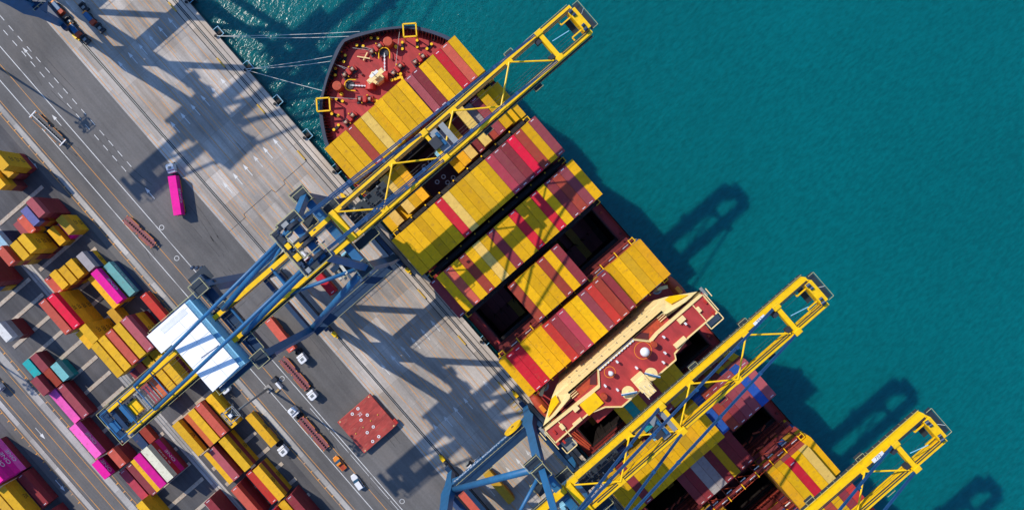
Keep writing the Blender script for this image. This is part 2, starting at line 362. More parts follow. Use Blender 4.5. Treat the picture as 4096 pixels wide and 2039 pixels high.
# ---------------------------------------------------------------- containers
def cont_mesh(L, name, marks=False, wide=2.44, hh=2.59):
    m = MB(); W2 = wide / 2; L2 = L / 2; pitch = 0.28; n = int((L - 0.5) / pitch); d = 0.036
    # corner posts, rails, base
    for sx in (-1, 1):
        for sy in (-1, 1):
            m.box(sx * L2 - (0.17 if sx > 0 else 0), sx * L2 + (0 if sx > 0 else 0.17), sy * W2 - (0.16 if sy > 0 else 0), sy * W2 + (0 if sy > 0 else 0.16), 0.0, hh)
    for sy in (-1, 1):
        a, b = sorted((sy * W2, sy * (W2 - 0.06))); m.box(-L2 + .17, L2 - .17, a, b, hh - 0.08, hh - 0.012); m.box(-L2 + .17, L2 - .17, a, b, 0.0, 0.16)
    for sx in (-1, 1):
        a, b = sorted((sx * L2, sx * (L2 - 0.08))); m.box(a, b, -W2 + .16, W2 - .16, 0.0, 0.14); m.box(a, b, -W2 + .16, W2 - .16, hh - 0.14, hh - 0.012)
        m.box(a, b - 0.0, -W2 + .16, W2 - .16, 0.14, hh - 0.14) if sx < 0 else None
    prof = []; x = -L2 + 0.17
    e = L2 - 0.17; nn = int((e - x) / pitch); st = (e - x) / nn
    for i in range(nn): prof += [(x + i * st, 0), (x + i * st + st * .28, 0), (x + i * st + st * .5, 1), (x + i * st + st * .78, 1)]
    prof.append((e, 0))
    for sy in (-1, 1):   # corrugated sides
        vs = []
        for (px, t) in prof: vs += [(px, sy * (W2 - 0.004 - d * t), 0.15), (px, sy * (W2 - 0.004 - d * t), hh - 0.07)]
        fs = [((2 * i, 2 * i + 2, 2 * i + 3, 2 * i + 1) if sy < 0 else (2 * i + 1, 2 * i + 3, 2 * i + 2, 2 * i)) for i in range(len(prof) - 1)]
        m.add(vs, fs)
    vs = []           # corrugated roof
    for (px, t) in prof: vs += [(px, -W2 + .05, hh - 0.004 - 0.02 * t), (px, W2 - .05, hh - 0.004 - 0.02 * t)]
    m.add(vs, [(2 * i + 1, 2 * i, 2 * i + 2, 2 * i + 3) for i in range(len(prof) - 1)])
    m.box(-L2 + .17, L2 - .17, -W2 + .02, W2 - .02, 0.05, 0.12)
    m.box(-L2 + .001, -L2 + .17, -W2 + .16, W2 - .16, hh - 0.02, hh - 0.006); m.box(L2 - .17, L2 - .001, -W2 + .16, W2 - .16, hh - 0.02, hh - 0.006)
    if marks:
        m.cur = 1
        for i in range(5): m.box(-L2 + 0.35, -L2 + 0.55, -0.55 + i * 0.24, -0.37 + i * 0.24, hh - 0.006, hh + 0.006)
        for i in range(4): m.box(L2 - 0.55, L2 - 0.35, -0.35 + i * 0.24, -0.17 + i * 0.24, hh - 0.006, hh + 0.006)
        m.cur = 0
    return m.mesh(name, [M['cont'], M['mark']] if marks else M['cont'])
def door_mesh(L, hh=2.59):
    m = MB(); x = L / 2
    m.box(x - 0.06, x - 0.015, -1.06, -0.01, 0.14, hh - .14); m.box(x - 0.06, x - 0.015, 0.01, 1.06, 0.14, hh - .14)
    for y in (-0.8, -0.35, 0.35, 0.8): m.tube((x + 0.0, y, 0.2), (x + 0.0, y, hh - 0.2), 0.022, n=6)
    return m.mesh('door', M['door'])
CM = {(40, 0): cont_mesh(12.19, 'container_forty'), (40, 1): cont_mesh(12.19, 'container_forty_marked', True), (20, 0): cont_mesh(6.06, 'container_twenty'), (20, 1): cont_mesh(6.06, 'container_twenty_marked', True)}
DM = {40: door_mesh(12.19), 20: door_mesh(6.06)}
PAL = {'Y': ((0.68, 0.370, 0.004), 'bright yellow'), 'D': ((0.60, 0.345, 0.012), 'dull yellow'), 'T': ((0.70, 0.46, 0.11), 'sandy yellow'), 'O': ((0.76, 0.37, 0.01), 'orange yellow'),
       'C': ((0.54, 0.016, 0.032), 'crimson'), 'B': ((0.64, 0.010, 0.042), 'vivid crimson'), 'A': ((0.33, 0.050, 0.030), 'red brown'), 'S': ((0.56, 0.10, 0.065), 'salmon red'),
       'P': ((0.38, 0.085, 0.10), 'dusty pink maroon'), 'M': ((0.23, 0.032, 0.040), 'maroon'), 'V': ((0.28, 0.055, 0.068), 'mauve'), 'K': ((0.38, 0.045, 0.07), 'ribbed wine red'),
       'R': ((0.50, 0.040, 0.030), 'red'), 'L': ((0.02, 0.09, 0.38), 'blue'), 'N': ((0.03, 0.06, 0.14), 'navy'), 'E': ((0.02, 0.33, 0.33), 'teal'), 'e': ((0.16, 0.42, 0.42), 'pale teal'),
       'G': ((0.72, 0.010, 0.28), 'magenta'), 'g': ((0.86, 0.12, 0.45), 'pink'), 'W': ((0.74, 0.73, 0.70), 'white'), 'w': ((0.70, 0.66, 0.50), 'cream'), 'H': ((0.36, 0.34, 0.33), 'grey'),
       'b': ((0.30, 0.50, 0.62), 'pale blue'), 'v': ((0.13, 0.14, 0.34), 'violet blue'), 'o': ((0.52, 0.12, 0.05), 'orange')}
YARDY = {'Y': ((0.74, 0.41, 0.018), 'yellow'), 'D': ((0.60, 0.34, 0.03), 'dull yellow')}
NC = [0]
def container(u, v, z, L, col, label, group, rz=0.0, flip=False, logo=None):
    c0, cn = (YARDY if v < -50 and col in YARDY else PAL)[col]; mk = 1 if col in 'MVKCBRPAS' and L == 40 else (1 if col in 'MCRS' else 0)
    o = bpy.data.objects.new('shipping_container', CM[(L, mk)]); C.objects.link(o)
    o.location = (u, v, z); o.rotation_euler = (0, 0, rz + (math.pi if flip else 0))
    j = R.uniform(0.80, 1.10); jj = R.uniform(-0.03, 0.03)
    o.color = (min(1, c0[0] * j), min(1, max(0, c0[1] * (j + jj))), min(1, c0[2] * j), 1)
    d = bpy.data.objects.new('door', DM[L]); C.objects.link(d); d.parent = o; d.color = o.color
    tag(o, label.replace('#', cn), 'container', group); NC[0] += 1
    s = -1 if flip else 1
    if logo:
        kind, m = {'ONE': ('ONE', M['mark']), 'msc': ('msc', M['logo']), 'K': ('"K" LINE', M['mark']), 'HE': ('EVERGREEN', M['mark']), 'S': ('SINOTRANS', M['red'])}[logo]
        if logo == 'ONE': text('ONE', 2.1, m, 'company_lettering', o, (0.2 if L == 40 else 0, s * 1.225, 1.3), (-s, 0, 0), (0, s, 0), 1.05)
        elif logo == 'msc': text('m', 1.45, m, 'company_lettering', o, (0, s * 1.225, 1.75), (-s, 0, 0), (0, s, 0), 1.7); text('sc', 1.45, m, 'company_lettering', o, (0, s * 1.225, 0.95), (-s, 0, 0), (0, s, 0), 1.25)
        elif logo == 'K': text('K LINE', 1.0, m, 'company_lettering', o, (-0.6, s * 1.225, 1.4), (-s, 0, 0), (0, s, 0), 1.9)
        elif logo == 'HE': text('Heung-A Line', 1.3, m, 'company_lettering', o, (0, s * 1.225, 1.4), (-s, 0, 0), (0, s, 0), 1.25)
        elif logo == 'S': text('SINOTRANS', 1.2, m, 'company_lettering', o, (0, s * 1.225, 1.4), (-s, 0, 0), (0, s, 0), 1.1)
    return o
ORD = ['first', 'second', 'third', 'fourth', 'fifth', 'sixth', 'seventh', 'eighth', 'ninth', 'tenth', 'eleventh', 'twelfth', 'thirteenth', 'fourteenth', 'fifteenth', 'sixteenth', 'seventeenth', 'eighteenth', 'nineteenth', 'twentieth']

# ---- ship cargo: (fore edge u, first row v edge, default tier count, columns)  rows counted from the quay side
TH = 2.7; Z0 = 14.6
BAYS = [
 ('foremost bay behind red foredeck', -44.9, -21.1, 2.535, 'YYYAYTYYYYYPMYYCSY', [8]*7 + [8.5]*4 + [8]*7),
 ('low second bay under yellow boom', -30.0, -23.5, 2.5, 'YTYTYO....YOTMTAVYYD', [3, 4, 3, 6, 6, 6, 0, 0, 0, 0, 4, 5, 6, 5, 7, 6, 6, 6.4, 5, 4]),
 ('third bay from the bow', -15.0, -23.5, 2.5, 'YYYYYYCTYYDYYKVMBAYV', [8.2]*20),
 ('fourth bay from the bow', 0.0, -23.5, 2.5, 'MYSYAYTYMYYCYYCYMAVY', [8]+[8.2]*19),
 ('fifth bay between two open holds', 14.3, -23.5, 2.5, '......AYYYAYM.......', [8.2]*20),
 ('sixth bay just ahead of bridge', 28.0, -23.5, 2.5, 'YCCYYYRMKYYVRAMYYDYO', [7.3]+[7.6]*5 + [8.5]*8 + [8.1] + [7.5]*5),
 ('first bay behind the bridge', 55.0, -23.5, 2.5, '......DEDVMDDD......', [8]*20),
 ('second bay behind the bridge', 69.9, -23.5, 2.5, 'YYMYYYYYYDOYYLAMVVLP', [7.6]*13 + [7.0] + [8]*6),
 ('shaded third bay behind the bridge', 84.3, -23.5, 2.5, '......VMHHMDMM......', [4]*20),
 ('fourth bay behind the bridge', 98.5, -23.5, 2.5, '...YSYPS......OYCYTY', [7.5]*14 + [7.8]*5 + [6.6]),
 ('last bay under the lower right boom', 112.8, -23.5, 2.5, '........YYYYYYYYAYMR', [7.4]*20),
]
low = MB(); LC = [(0.5, 0.3, 0.01), (0.16, 0.03, 0.035), (0.3, 0.05, 0.04), (0.02, 0.06, 0.2), (0.35, 0.2, 0.02), (0.22, 0.05, 0.06)]
lmats = [mat('stowed_container_paint_%s' % n_, c_, 0.6) for n_, c_ in zip(('yellow', 'maroon', 'red', 'blue', 'ochre', 'wine'), LC)]
for bi, (bd, uf, v0, pw, cols, tiers) in enumerate(BAYS):
    for r, ch in enumerate(cols):
        if ch == '.': continue
        zt = Z0 + tiers[r] * TH; uc = uf + 6.1; vc = v0 + (r + 0.5) * pw
        jz = R.uniform(-0.05, 0.05)
        if bi == 1 and r in (10, 11, 12, 15):    # pairs of twenty-footers
            for kk, du in ((0, -3.06), (1, 3.06)):
                ch2 = ch if kk else 'HHHVHDD'[r % 7]
                container(uc + du, vc, zt - 2.59 - (0 if kk else 1.1), 20, ch2, f'short # container, {ORD[r]} from quay, {"aft" if kk else "forward"} half of second bay', 'containers stowed on the ship deck')
        else:
            tail = bd
            container(uc, vc, zt - 2.59 + jz, 40, ch, f'# container {ORD[r]} from the quay, {tail}', 'containers stowed on the ship deck', flip=bool((r * 7 + bi) % 3 == 0))
        # tiers hidden beneath
        zz = zt - 2.62 - (1.15 if bi == 1 and r in (10, 11, 12, 15) else 0)
        while zz > Z0 + 0.5:
            low.cur = R.randrange(6); b0 = max(Z0, zz - 2.56); low.box(uc - 6.08, uc + 6.08, vc - 1.21, vc + 1.21, b0, zz - 0.03); zz -= TH
# containers down in the open holds
HOLDS = [(14.3, -23.5 + 2.5, -8.6, 'E'), (14.3, 9.1, 23.9, 'E'), (55.0, -21, -8.6, 'G'), (55.0, 11.6, 24, 'G'), (84.3, -21, -8.6, 'I'), (84.3, 11.7, 24, 'I'), (98.5, -3.4, 11.6, 'J')]
for (uf, a, b, nm) in HOLDS:
    nv = int((b - a) / 2.5)
    for r in range(nv):
        for kk in (0, 1):
            low.cur = R.choice([1, 4, 5, 1]); z1 = R.choice([-1.2, 1.4, 1.4, 4.0]); low.box(uf + 6.1 * kk + 0.05, uf + 6.1 * kk + 6.05, a + 0.2 + r * 2.5, a + 2.64 + r * 2.5, -2.0, z1)

# ---------------------------------------------------------------- the ship
ship = tag(empty('container_ship', (0, 1.6, 0)), 'long container ship with dark hull and red deck moored along the quay', 'ship')
V0 = 1.6
_P = [(-69.3, 0.0), (-69.0, 1.8), (-68.2, 3.9), (-66.6, 6.9), (-64.9, 10.0), (-62.5, 13.6), (-60.1, 16.9), (-58.0, 18.9), (-55.7, 20.5), (-52.6, 22.4), (-49.3, 24.1), (-44, 25.3), (-36, 25.7), (300, 25.7)]
for _ in range(2):
    q_ = [_P[0]]
    for (a, x), (b, y) in zip(_P[:-1], _P[1:-1]): q_ += [(a * .75 + b * .25, x * .75 + y * .25), (a * .25 + b * .75, x * .25 + y * .75)]
    _P = q_ + [(-36, 25.7), (300, 25.7)]
def hb(u):    # half breadth at the rail
    P = _P
    for (a, x), (b, y) in zip(P, P[1:]):
        if a <= u <= b: return x + (y - x) * (u - a) / (b - a)
    return 25.7
us = [-69.3, -69.15, -68.9, -68.5, -67.8, -66.9, -66.0, -64.8, -63.5, -62.2, -60.8, -59.2, -57.6, -55.6, -53.4, -51.0, -48.6, -45.5, -40, -30, -10, 30, 80, 150, 220]
def hull_ring(f): return [(u_, -f(u_)) for u_ in us] , [(u_, f(u_)) for u_ in us]
hm = MB(); lv = [(-8, 0.45, 14), (-3.2, 0.50, 12), (3, 0.62, 8), (9, 0.80, 4), (14.6, 0.95, 1.0), (18.6, 1.0, 0)]
def pt(u_, sgn, k_, lz):
    t = max(0.0, min(1.0, (u_ + 69.3) / 45)); wdt = hb(u_) * (k_[1] + (1 - k_[1]) * t ** 0.55)
    return (u_ + k_[2] * max(0, 1 - (u_ + 69.3) / 25) ** 1.0, sgn * wdt, lz)
for sgn in (-1, 1):
    vs = []; fs = []
    for u_ in us:
        for k_ in lv:
            z = k_[0]
            if u_ > -45: z = min(z, 15.6) if k_[0] > 14.7 else z
            vs.append(pt(u_, sgn, k_, z))
    nl = len(lv)
    for i in range(len(us) - 1):
        for j in range(nl - 1):
            f = (i * nl + j, (i + 1) * nl + j, (i + 1) * nl + j + 1, i * nl + j + 1); fs.append(f if sgn < 0 else f[::-1])
    hm.add(vs, fs)
# bulwark cap and inner skin round the bow
def bowline(off, z): return [(u_ + off * 0.6 * max(0, 1 - (u_ + 69.3) / 6), max(0.0, hb(u_) - off)) for u_ in us if u_ <= -45]
o1, o2 = bowline(0, 0), bowline(1.15, 0)
for sgn in (-1, 1):
    vs = [(a, sgn * b, 18.62) for a, b in o1] + [(a, sgn * b, 18.62) for a, b in o2] + [(a, sgn * b, 15.6) for a, b in o2]; n = len(o1); fs = []
    for i in range(n - 1):
        f1 = (i, i + 1, n + i + 1, n + i); f2 = (n + i, n + i + 1, 2 * n + i + 1, 2 * n + i)
        fs += [f1, f2] if sgn > 0 else [f1[::-1], f2[::-1]]
    hm.add(vs, fs)
hm.build('hull', M['hull'], ship, smooth=False)
fd = MB(); pts = [(a, b) for a, b in o2] ; poly = [(a, -b) for a, b in reversed(pts)] + [(a, b) for a, b in pts[1:]]
fd.prism(poly, 15.2, 15.62); fd.build('foredeck', M['deckred'], ship)
rb = MB()   # frames standing inside the bulwark
for i in range(len(o2) - 1):
    (a, b), (c, d) = o2[i], o2[i + 1]; L = math.hypot(c - a, d - b); nn = max(1, int(L / 0.85))
    for kx in range(nn):
        t = (kx + .5) / nn; x = a + (c - a) * t; y = b + (d - b) * t; nx, ny = (d - b) / L, -(c - a) / L
        for sgn in (-1, 1):
            rb.plate([(x, sgn * y, 15.62), (x + nx * 1.5, sgn * (y + ny * 1.5), 15.62), (x + nx * .25, sgn * (y + ny * .25), 18.4), (x, sgn * y, 18.4)], (0.12, 0, 0))
rb.build('bulwark_frame', M['maroonsteel'], ship)
fl = MB()
for (a, b) in ((-64.2, 10.2), (-60.9, 15.0), (-53.2, 20.8), (-50.0, 22.6), (-47.6, 23.4), (-66.8, 4.6)):
    for sgn in (-1, 1): fl.box(a - 0.9, a + 0.9, sgn * b - 1.0, sgn * b + 1.0, 15.63, 16.6)
fl.each('fairlead', M['black'], ship, bevel=0.1)
MB().box(-45.75, -45.35, -21.8, 24.2 - 1.4, 15.6, 20.6).build('breakwater', M['rust'], ship)
# side decks, cross decks, hatch covers, hold walls
dk = MB()
for sgn in (-1, 1):
    a, b = sorted((sgn * 22.7, sgn * 25.6)); dk.box(-45, 220, a, b, 13.6, 14.0)
gaps = [-45.3, -31.2, -16.0, -1.35, 13.25, 27.2, 41.3, 54.0, 68.6, 83.3, 97.5, 111.8, 126.0]
for u_ in gaps: dk.box(u_ - 1.25, u_ + 1.25, -22.7, 22.7, 13.7, 14.05)
dk.each('upper_deck', M['deckred'], ship)
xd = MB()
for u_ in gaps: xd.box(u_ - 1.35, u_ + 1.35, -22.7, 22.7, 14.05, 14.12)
xd.each('cross_deck_shade', M['pit'], ship)  # dark sheets over the red deck, painting the shade between bays
cv = MB()
cover = [(-44.9, -25.1, 25.1), (-30, -25.1, 25.1), (-15, -25.1, 25.1), (0, -25.1, 25.1), (14.3, -10.1, 7.3), (28, -25.1, 25.1), (55, -10.1, 9.9), (69.9, -25.1, 25.1), (84.3, -10.1, 9.9), (98.5, -25.1, -5), (98.5, 9.9, 25.1), (112.8, -25.1, 25.1)]
for (uf, a, b) in cover:
    a = max(a, -22.6 if uf > -44 else -20); b = min(b, 22.6); cv.box(uf - 0.1, uf + 12.3, a, b, 13.9, 14.55)
cv.each('hatch_cover', M['darkhatch'], ship)
sup = MB()
for (uf, a, b) in cover:
    for v in (-24.4, 24.4): sup.beam((uf + 0.6, v, 14), (uf + 0.6, v, 14.6), .6, .6); sup.beam((uf + 11.6, v, 14), (uf + 11.6, v, 14.6), .6, .6)
sup.build('container_pedestal', M['maroonsteel'], ship)
hc = MB()
for (a, b) in ((-20.85, -4.0), (-20.92, -6.4), (-26.85, -4.1), (-26.85, -6.4), (-18.8, -2), (-18.8, -4.2)): hc.ring((a, b), 0.55, 0.28, 14.56, 14.75, 16)
hc.each('lifting_socket', M['white'], ship)
hw = MB()
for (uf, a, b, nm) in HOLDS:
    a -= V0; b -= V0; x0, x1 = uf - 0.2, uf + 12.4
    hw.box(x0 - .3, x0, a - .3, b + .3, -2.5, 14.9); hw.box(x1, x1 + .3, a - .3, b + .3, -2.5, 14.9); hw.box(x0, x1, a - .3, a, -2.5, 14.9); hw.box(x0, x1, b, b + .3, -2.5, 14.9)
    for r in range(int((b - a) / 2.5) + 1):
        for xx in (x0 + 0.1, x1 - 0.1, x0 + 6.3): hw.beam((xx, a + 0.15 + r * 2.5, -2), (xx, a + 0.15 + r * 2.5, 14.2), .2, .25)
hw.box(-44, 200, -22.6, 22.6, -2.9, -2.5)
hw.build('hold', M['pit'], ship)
co = MB()
for (uf, a, b, nm) in HOLDS:
    a -= V0; b -= V0; x0, x1 = uf - 0.6, uf + 12.8
    co.box(x0 - .4, x0, a - .7, b + .7, 14.0, 15.3).box(x1, x1 + .4, a - .7, b + .7, 14.0, 15.3).box(x0, x1, a - .7, a - .3, 14.0, 15.3).box(x0, x1, b + .3, b + .7, 14.0, 15.3)
co.each('hatch_coaming', M['maroonsteel'], ship, per=4)
sr = MB()   # passageway clutter and stanchions along the ship's side
for sgn in (-1, 1):
    for i in range(60):
        u_ = -44 + i * 4.0; sr.box(u_, u_ + 0.3, sgn * 25.35 - .12, sgn * 25.35 + .12, 14.0, 15.1)
        if i % 3 == 0: sr.tube((u_ + 1.5, sgn * 24.1, 14.0), (u_ + 1.5, sgn * 24.1, 14.9), 0.35)
    sr.box(-44, 200, sgn * 25.35 - .05, sgn * 25.35 + .05, 15.05, 15.15)
sr.build('deck_railing', M['rust'], ship)
# lashing bridges
def lashing(u_, vmin, vmax, ztop):
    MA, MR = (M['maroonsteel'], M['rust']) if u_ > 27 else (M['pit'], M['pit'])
    e = empty('lashing_bridge', (u_, 0, 0), 0, ship)
    n = 0; v = vmin
    while v <= vmax + .01:
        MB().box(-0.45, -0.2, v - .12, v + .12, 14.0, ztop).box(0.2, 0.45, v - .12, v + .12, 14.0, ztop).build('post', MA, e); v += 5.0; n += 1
    pl = MB()
    for z in (17.2, 20.0, 23.0, ztop): pl.box(-0.62, 0.62, vmin - 1.4, vmax + 1.4, z - 0.08, z)
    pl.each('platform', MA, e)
    rl = MB()
    for z in (17.2, ztop):
        for x in (-0.6, 0.6): rl.box(x - .05, x + .05, vmin - 1.4, vmax + 1.4, z + 0.95, z + 1.05)
        v = vmin - 1.4
        while v < vmax + 1.4:
            for x in (-0.6, 0.6): rl.box(x - .04, x + .04, v - .04, v + .04, z, z + 1.0)
            v += 1.25
    rl.build('railing', MR, e)
    yl = MB()
    v = vmin
    while v <= vmax:
        yl.box(-0.8, 0.8, v - .13, v + .13, ztop + .75, ztop + 1.15) if u_ > 27 else yl.box(-0.8, -0.4, v - .18, v + .18, ztop + .05, ztop + 1.15); v += 5.0
    for s_, vv in ((-1, vmin), (1, vmax)):
        yl.box(-0.7, 0.7, vv + s_ * 1.42 - .1, vv + s_ * 1.42 + .1, ztop, ztop + 1.1); yl.box(-0.7, -0.55, *sorted((vv, vv + s_ * 1.4)), ztop + 1.06, ztop + 1.16); yl.box(0.55, 0.7, *sorted((vv, vv + s_ * 1.4)), ztop + 1.06, ztop + 1.16)
    yl.each('yellow_guard', M['yellow'], e)
    rods = MB(); v = vmin
    while v < vmax - 2:
        rods.tube((0.0, v + .3, ztop - 2.2), (0.0, v + 2.1, ztop - 2.2), 0.16, n=6); rods.tube((0.25, v + 2.5, ztop - .0), (0.25, v + 4.5, ztop - .0 + .12), 0.12, n=6); v += 5
    rods.each('lashing_rod', M['white'] if u_ > 27 else M['dark'], e)
    br = MB(); v = vmin
    while v < vmax - 4.9: br.beam((0.35, v, 23.2), (0.35, v + 5, ztop - .2), .12, .12); v += 5
    br.each('brace', MR, e)
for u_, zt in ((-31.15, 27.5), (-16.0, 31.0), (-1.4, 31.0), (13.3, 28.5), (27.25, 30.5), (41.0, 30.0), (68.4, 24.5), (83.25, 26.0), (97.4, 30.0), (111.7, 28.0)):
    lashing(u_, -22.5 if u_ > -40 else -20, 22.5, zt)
# extra red pipework stored between the aft bays
pw = MB()
for u_ in (95.9, 82.6, 113.0):
    for i in range(16):
        v = -20 + i * 2.5
        for dz in (15.0, 22.5): pw.tube((u_ + R.uniform(-.5, .9), v, dz), (u_ + R.uniform(-.5, .9), v + 2.0, dz), 0.28, n=8)
pw.each('stowed_pipe', M['rust'], ship)
# black strip with tank numbers between first and second bays
ns = MB(); ns.box(-32.3, -30.2, -20, 22, 14.2, 26.0); ns.build('cross_bulkhead', M['black'], ship)
for i, v in enumerate((-19, -12.8, -6.5, -0.2, 6.1, 12.4, 18.7)): text('%02d' % (2 + 2 * i), 1.1, M['mark'], 'number', ship, (-31.0, v, 26.02), (0, 1, 0), (0, 0, 1))
# bow fittings
def bollard(x, y, ang):
    e = empty('bollard', (x, y - V0, 15.62), ang, ship)
    MB().box(-0.95, 0.95, -0.42, 0.42, 0, 0.35).build('base', M['black'], e)
    for s in (-1, 1):
        MB().tube((s * .95, 0, 0), (s * .95, 0, 1.0), 0.36, n=12).build('post', M['black'], e)
        MB().tube((s * .95, 0, 1.0), (s * .95, 0, 1.12), 0.42, n=14).build('cap', M['yellow'], e)
for (x, y, a) in ((-64.27, 8.89, 48), (-65.39, 4.27, 40), (-65.51, -1.59, 125), (-64.33, -6.13, 137), (-57.37, -10.63, 30), (-55.03, -14.37, 35), (-57.31, 13.56, 140), (-54.91, 17.22, 140), (-51.98, 19.34, 95), (-52.0, -16.54, 95)):
    bollard(x, y, rad(a + 0))
sb = MB()
for (x, y) in ((-58.31, -9.03), (-58.3, 12.0), (-68.0, -1.2)): sb.tube((x, y - V0, 15.6), (x, y - V0, 16.8), .5, n=12)
sb.each('roller', M['yellow'], ship)
def winch(x, y, ang, big=False):
    e = empty('winch', (x, y - V0, 15.62), ang, ship)
    MB().box(-2.4, 2.4, -1.1, 1.1, 0, 0.3).build('bed', M['dark'], e)
    MB().box(-0.5, 0.5, -0.9, 0.9, 0.3, 1.7).box(2.0, 2.5, -.8, .8, .3, 1.5).each('gearbox', M['red'], e, bevel=.1)
    MB().tube((-2.2, 0, 1.2), (2.2, 0, 1.2), 0.22, n=10).build('shaft', M['black'], e)
    for s in (-1.5, 1.35):
        MB().tube((s - .4, 0, 1.2), (s + .35, 0, 1.2), 0.5, n=14).build('rope_drum', M['drum'], e)
        MB().tube((s - .65, 0, 1.2), (s - .52, 0, 1.2), 0.8, n=16).tube((s + .5, 0, 1.2), (s + .62, 0, 1.2), 0.8, n=16).each('flange', M['red'], e)
    MB().box(0.7, 1.0, 0.9, 1.2, 0.3, 1.9).box(-.9, -.7, -1.2, -.9, .3, 1.4).each('brake_lever', M['yellow'], e)
for (x, y, a) in ((-61.6, 7.2, 85), (-61.7, -3.2, 85), (-52.7, -4.9, 50), (-53.0, 7.9, 95), (-51.3, -11.9, 95), (-51.0, 14.75, 85)): winch(x, y, rad(a))
vt = MB(); vt.tube((-60.26, 11.04 - V0, 15.6), (-60.26, 11.04 - V0, 19.3), 1.35, n=22); vt.tube((-60.23, -8.31 - V0, 15.6), (-60.23, -8.31 - V0, 19.3), 1.35, n=22)
vt.each('ventilator', M['rust'], ship, bevel=.12)
for (x0, y0, x1, y1) in ((-59.1, 8.2, -54.4, 4.2), (-58.6, -5.4, -54.9, -1.5)):
    ch = MB(); d = Vector((x1 - x0, y1 - y0, 0)); n = 12; d2 = d.normalized(); sd_ = Vector((-d2.y, d2.x, 0))
    for i in range(n):
        c_ = Vector((x0, y0 - V0, 16.2)) + d * (i + .5) / n; hlf = d2 * (d.length / n * .62)
        if i % 2: ch.beam(c_ - hlf, c_ + hlf, .42, .16)
        else: ch.beam(c_ - hlf, c_ + hlf, .16, .42)
    ch.build('anchor_chain', M['chain'], ship)
    MB().tube((x0 - .3, y0 - V0, 15.6), (x0 - .3, y0 - V0, 15.9), 1.3, n=20).build('chain_pipe', M['dark'], ship)
    gd = MB(); ax = math.atan2(-d2.y, -d2.x)
    for i in range(9):
        t0, t1 = ax - 1.6 + 3.2 * i / 9, ax - 1.6 + 3.2 * (i + 1) / 9
        gd.tube((x0 + 1.6 * math.cos(t0), y0 - V0 + 1.6 * math.sin(t0), 16.6), (x0 + 1.6 * math.cos(t1), y0 - V0 + 1.6 * math.sin(t1), 16.6), .17, n=6)
    for s in (-1, 1): gd.tube((x0 + 1.6 * math.cos(ax + s * 1.6), y0 - V0 + 1.6 * math.sin(ax + s * 1.6), 16.6), (x0 + 1.6 * math.cos(ax + s * 1.6) + d2.x * 1.6, y0 - V0 + 1.6 * math.sin(ax + s * 1.6) + d2.y * 1.6, 16.6), .17, n=6)
    gd.build('chain_guard', M['yellow'], ship)
    wl = Vector((x1, y1 - V0, 0)) + d2 * .6
    MB().tube(wl + Vector((0, 0, 16.6)) - sd_ * 1.1, wl + Vector((0, 0, 16.6)) + sd_ * 1.1, 1.5, n=20).build('windlass_drum', M['red'], ship)
for (x, y, a) in ((-51.2, 6.2, 70), (-50.2, -2.6, 30)):
    e = empty('chain_stopper', (x, y - V0, 15.6), rad(a), ship); MB().box(-1.6, 1.6, -.35, .35, 0, .7).box(1.0, 1.7, -.9, .9, 0, 1.1).build('body', M['yellow'], e); MB().tube((-1.6, 0, .7), (-1.6, 0, 1.2), .45, n=12).tube((1.5, .7, 1.1), (1.5, .7, 1.5), .4, n=12).each('knob', M['yellow'], e)
# foremast: cream house with leaning mast and its platform
fm = empty('foremast', (-54.7, 1.9 - V0, 15.6), 0, ship)
MB().prism([(-1.6, -1.6), (0.4, -1.9), (1.7, -1.0), (1.8, 1.0), (.9, 1.7), (-1.2, 1.6), (-2.2, 0)], 0, 3.0).build('mast_house', M['cream'], fm, bevel=.15)
MB().beam((0.6, 0, 3.0), (2.6, -0.2, 14.5), 1.4, 1.6).build('mast', M['cream'], fm, bevel=.1)
MB().box(1.5, 3.9, -1.6, 1.5, 12.2, 12.5).box(1.9, 3.2, -2.8, 2.6, 14.2, 14.5).build('mast_platform', M['cream'], fm)
MB().tube((2.6, -.2, 14.4), (2.6, -.2, 19.5), .12).tube((2.6, -2.6, 14.4), (2.6, -2.6, 16.5), .09).tube((2.6, 2.4, 14.4), (2.6, 2.4, 16.5), .09).box(2.2, 3.0, -1.4, 1.2, 17.2, 17.4).build('antenna', M['white'], fm)
MB().box(-1.0, .2, -.12, .12, 3.2, 3.7).box(-.2, .5, .9, 1.3, 3.2, 4.1).build('mast_fitting', M['dark'], fm)
for (x, y, a) in ((-58.6, -14.8, 4), (-58.4, 17.9, 4)):
    yf = MB(); q = 1.85
    for (p0, p1) in (((-q, -q), (q, -q)), ((q, -q), (q, q)), ((q, q), (-q, q)), ((-q, q), (-q, -q))): yf.beam((*p0, 0), (*p1, 0), .38, .5)
    for p0 in ((-q, -q), (q, -q), (q, q), (-q, q)): yf.beam((*p0, 0), (*p0, -3.8), .25, .25)
    o = yf.build('yellow_platform_frame', M['yellow'], ship); o.location = (x, y - V0, 19.6); o.rotation_euler = (0, 0, rad(49 + a))
mi_ = MB()
for i in range(26):
    x = R.uniform(-63, -48); y = R.uniform(-9, 9); mi_.box(x, x + R.uniform(.2, .6), y, y + R.uniform(.2, .6), 15.6, 15.6 + R.uniform(.3, .9))
mi_.each('deck_fitting', M['maroonsteel'], ship)
MB().beam((-63.6, 1.6 - V0, 16.4), (-60.7, 3.4 - V0 + .6, 16.4), .28, .28).beam((-62.6, 3.0, 16.2), (-61.6, .6, 16.2), .3, .3).build('davit', M['cream'], ship)
cr = MB()
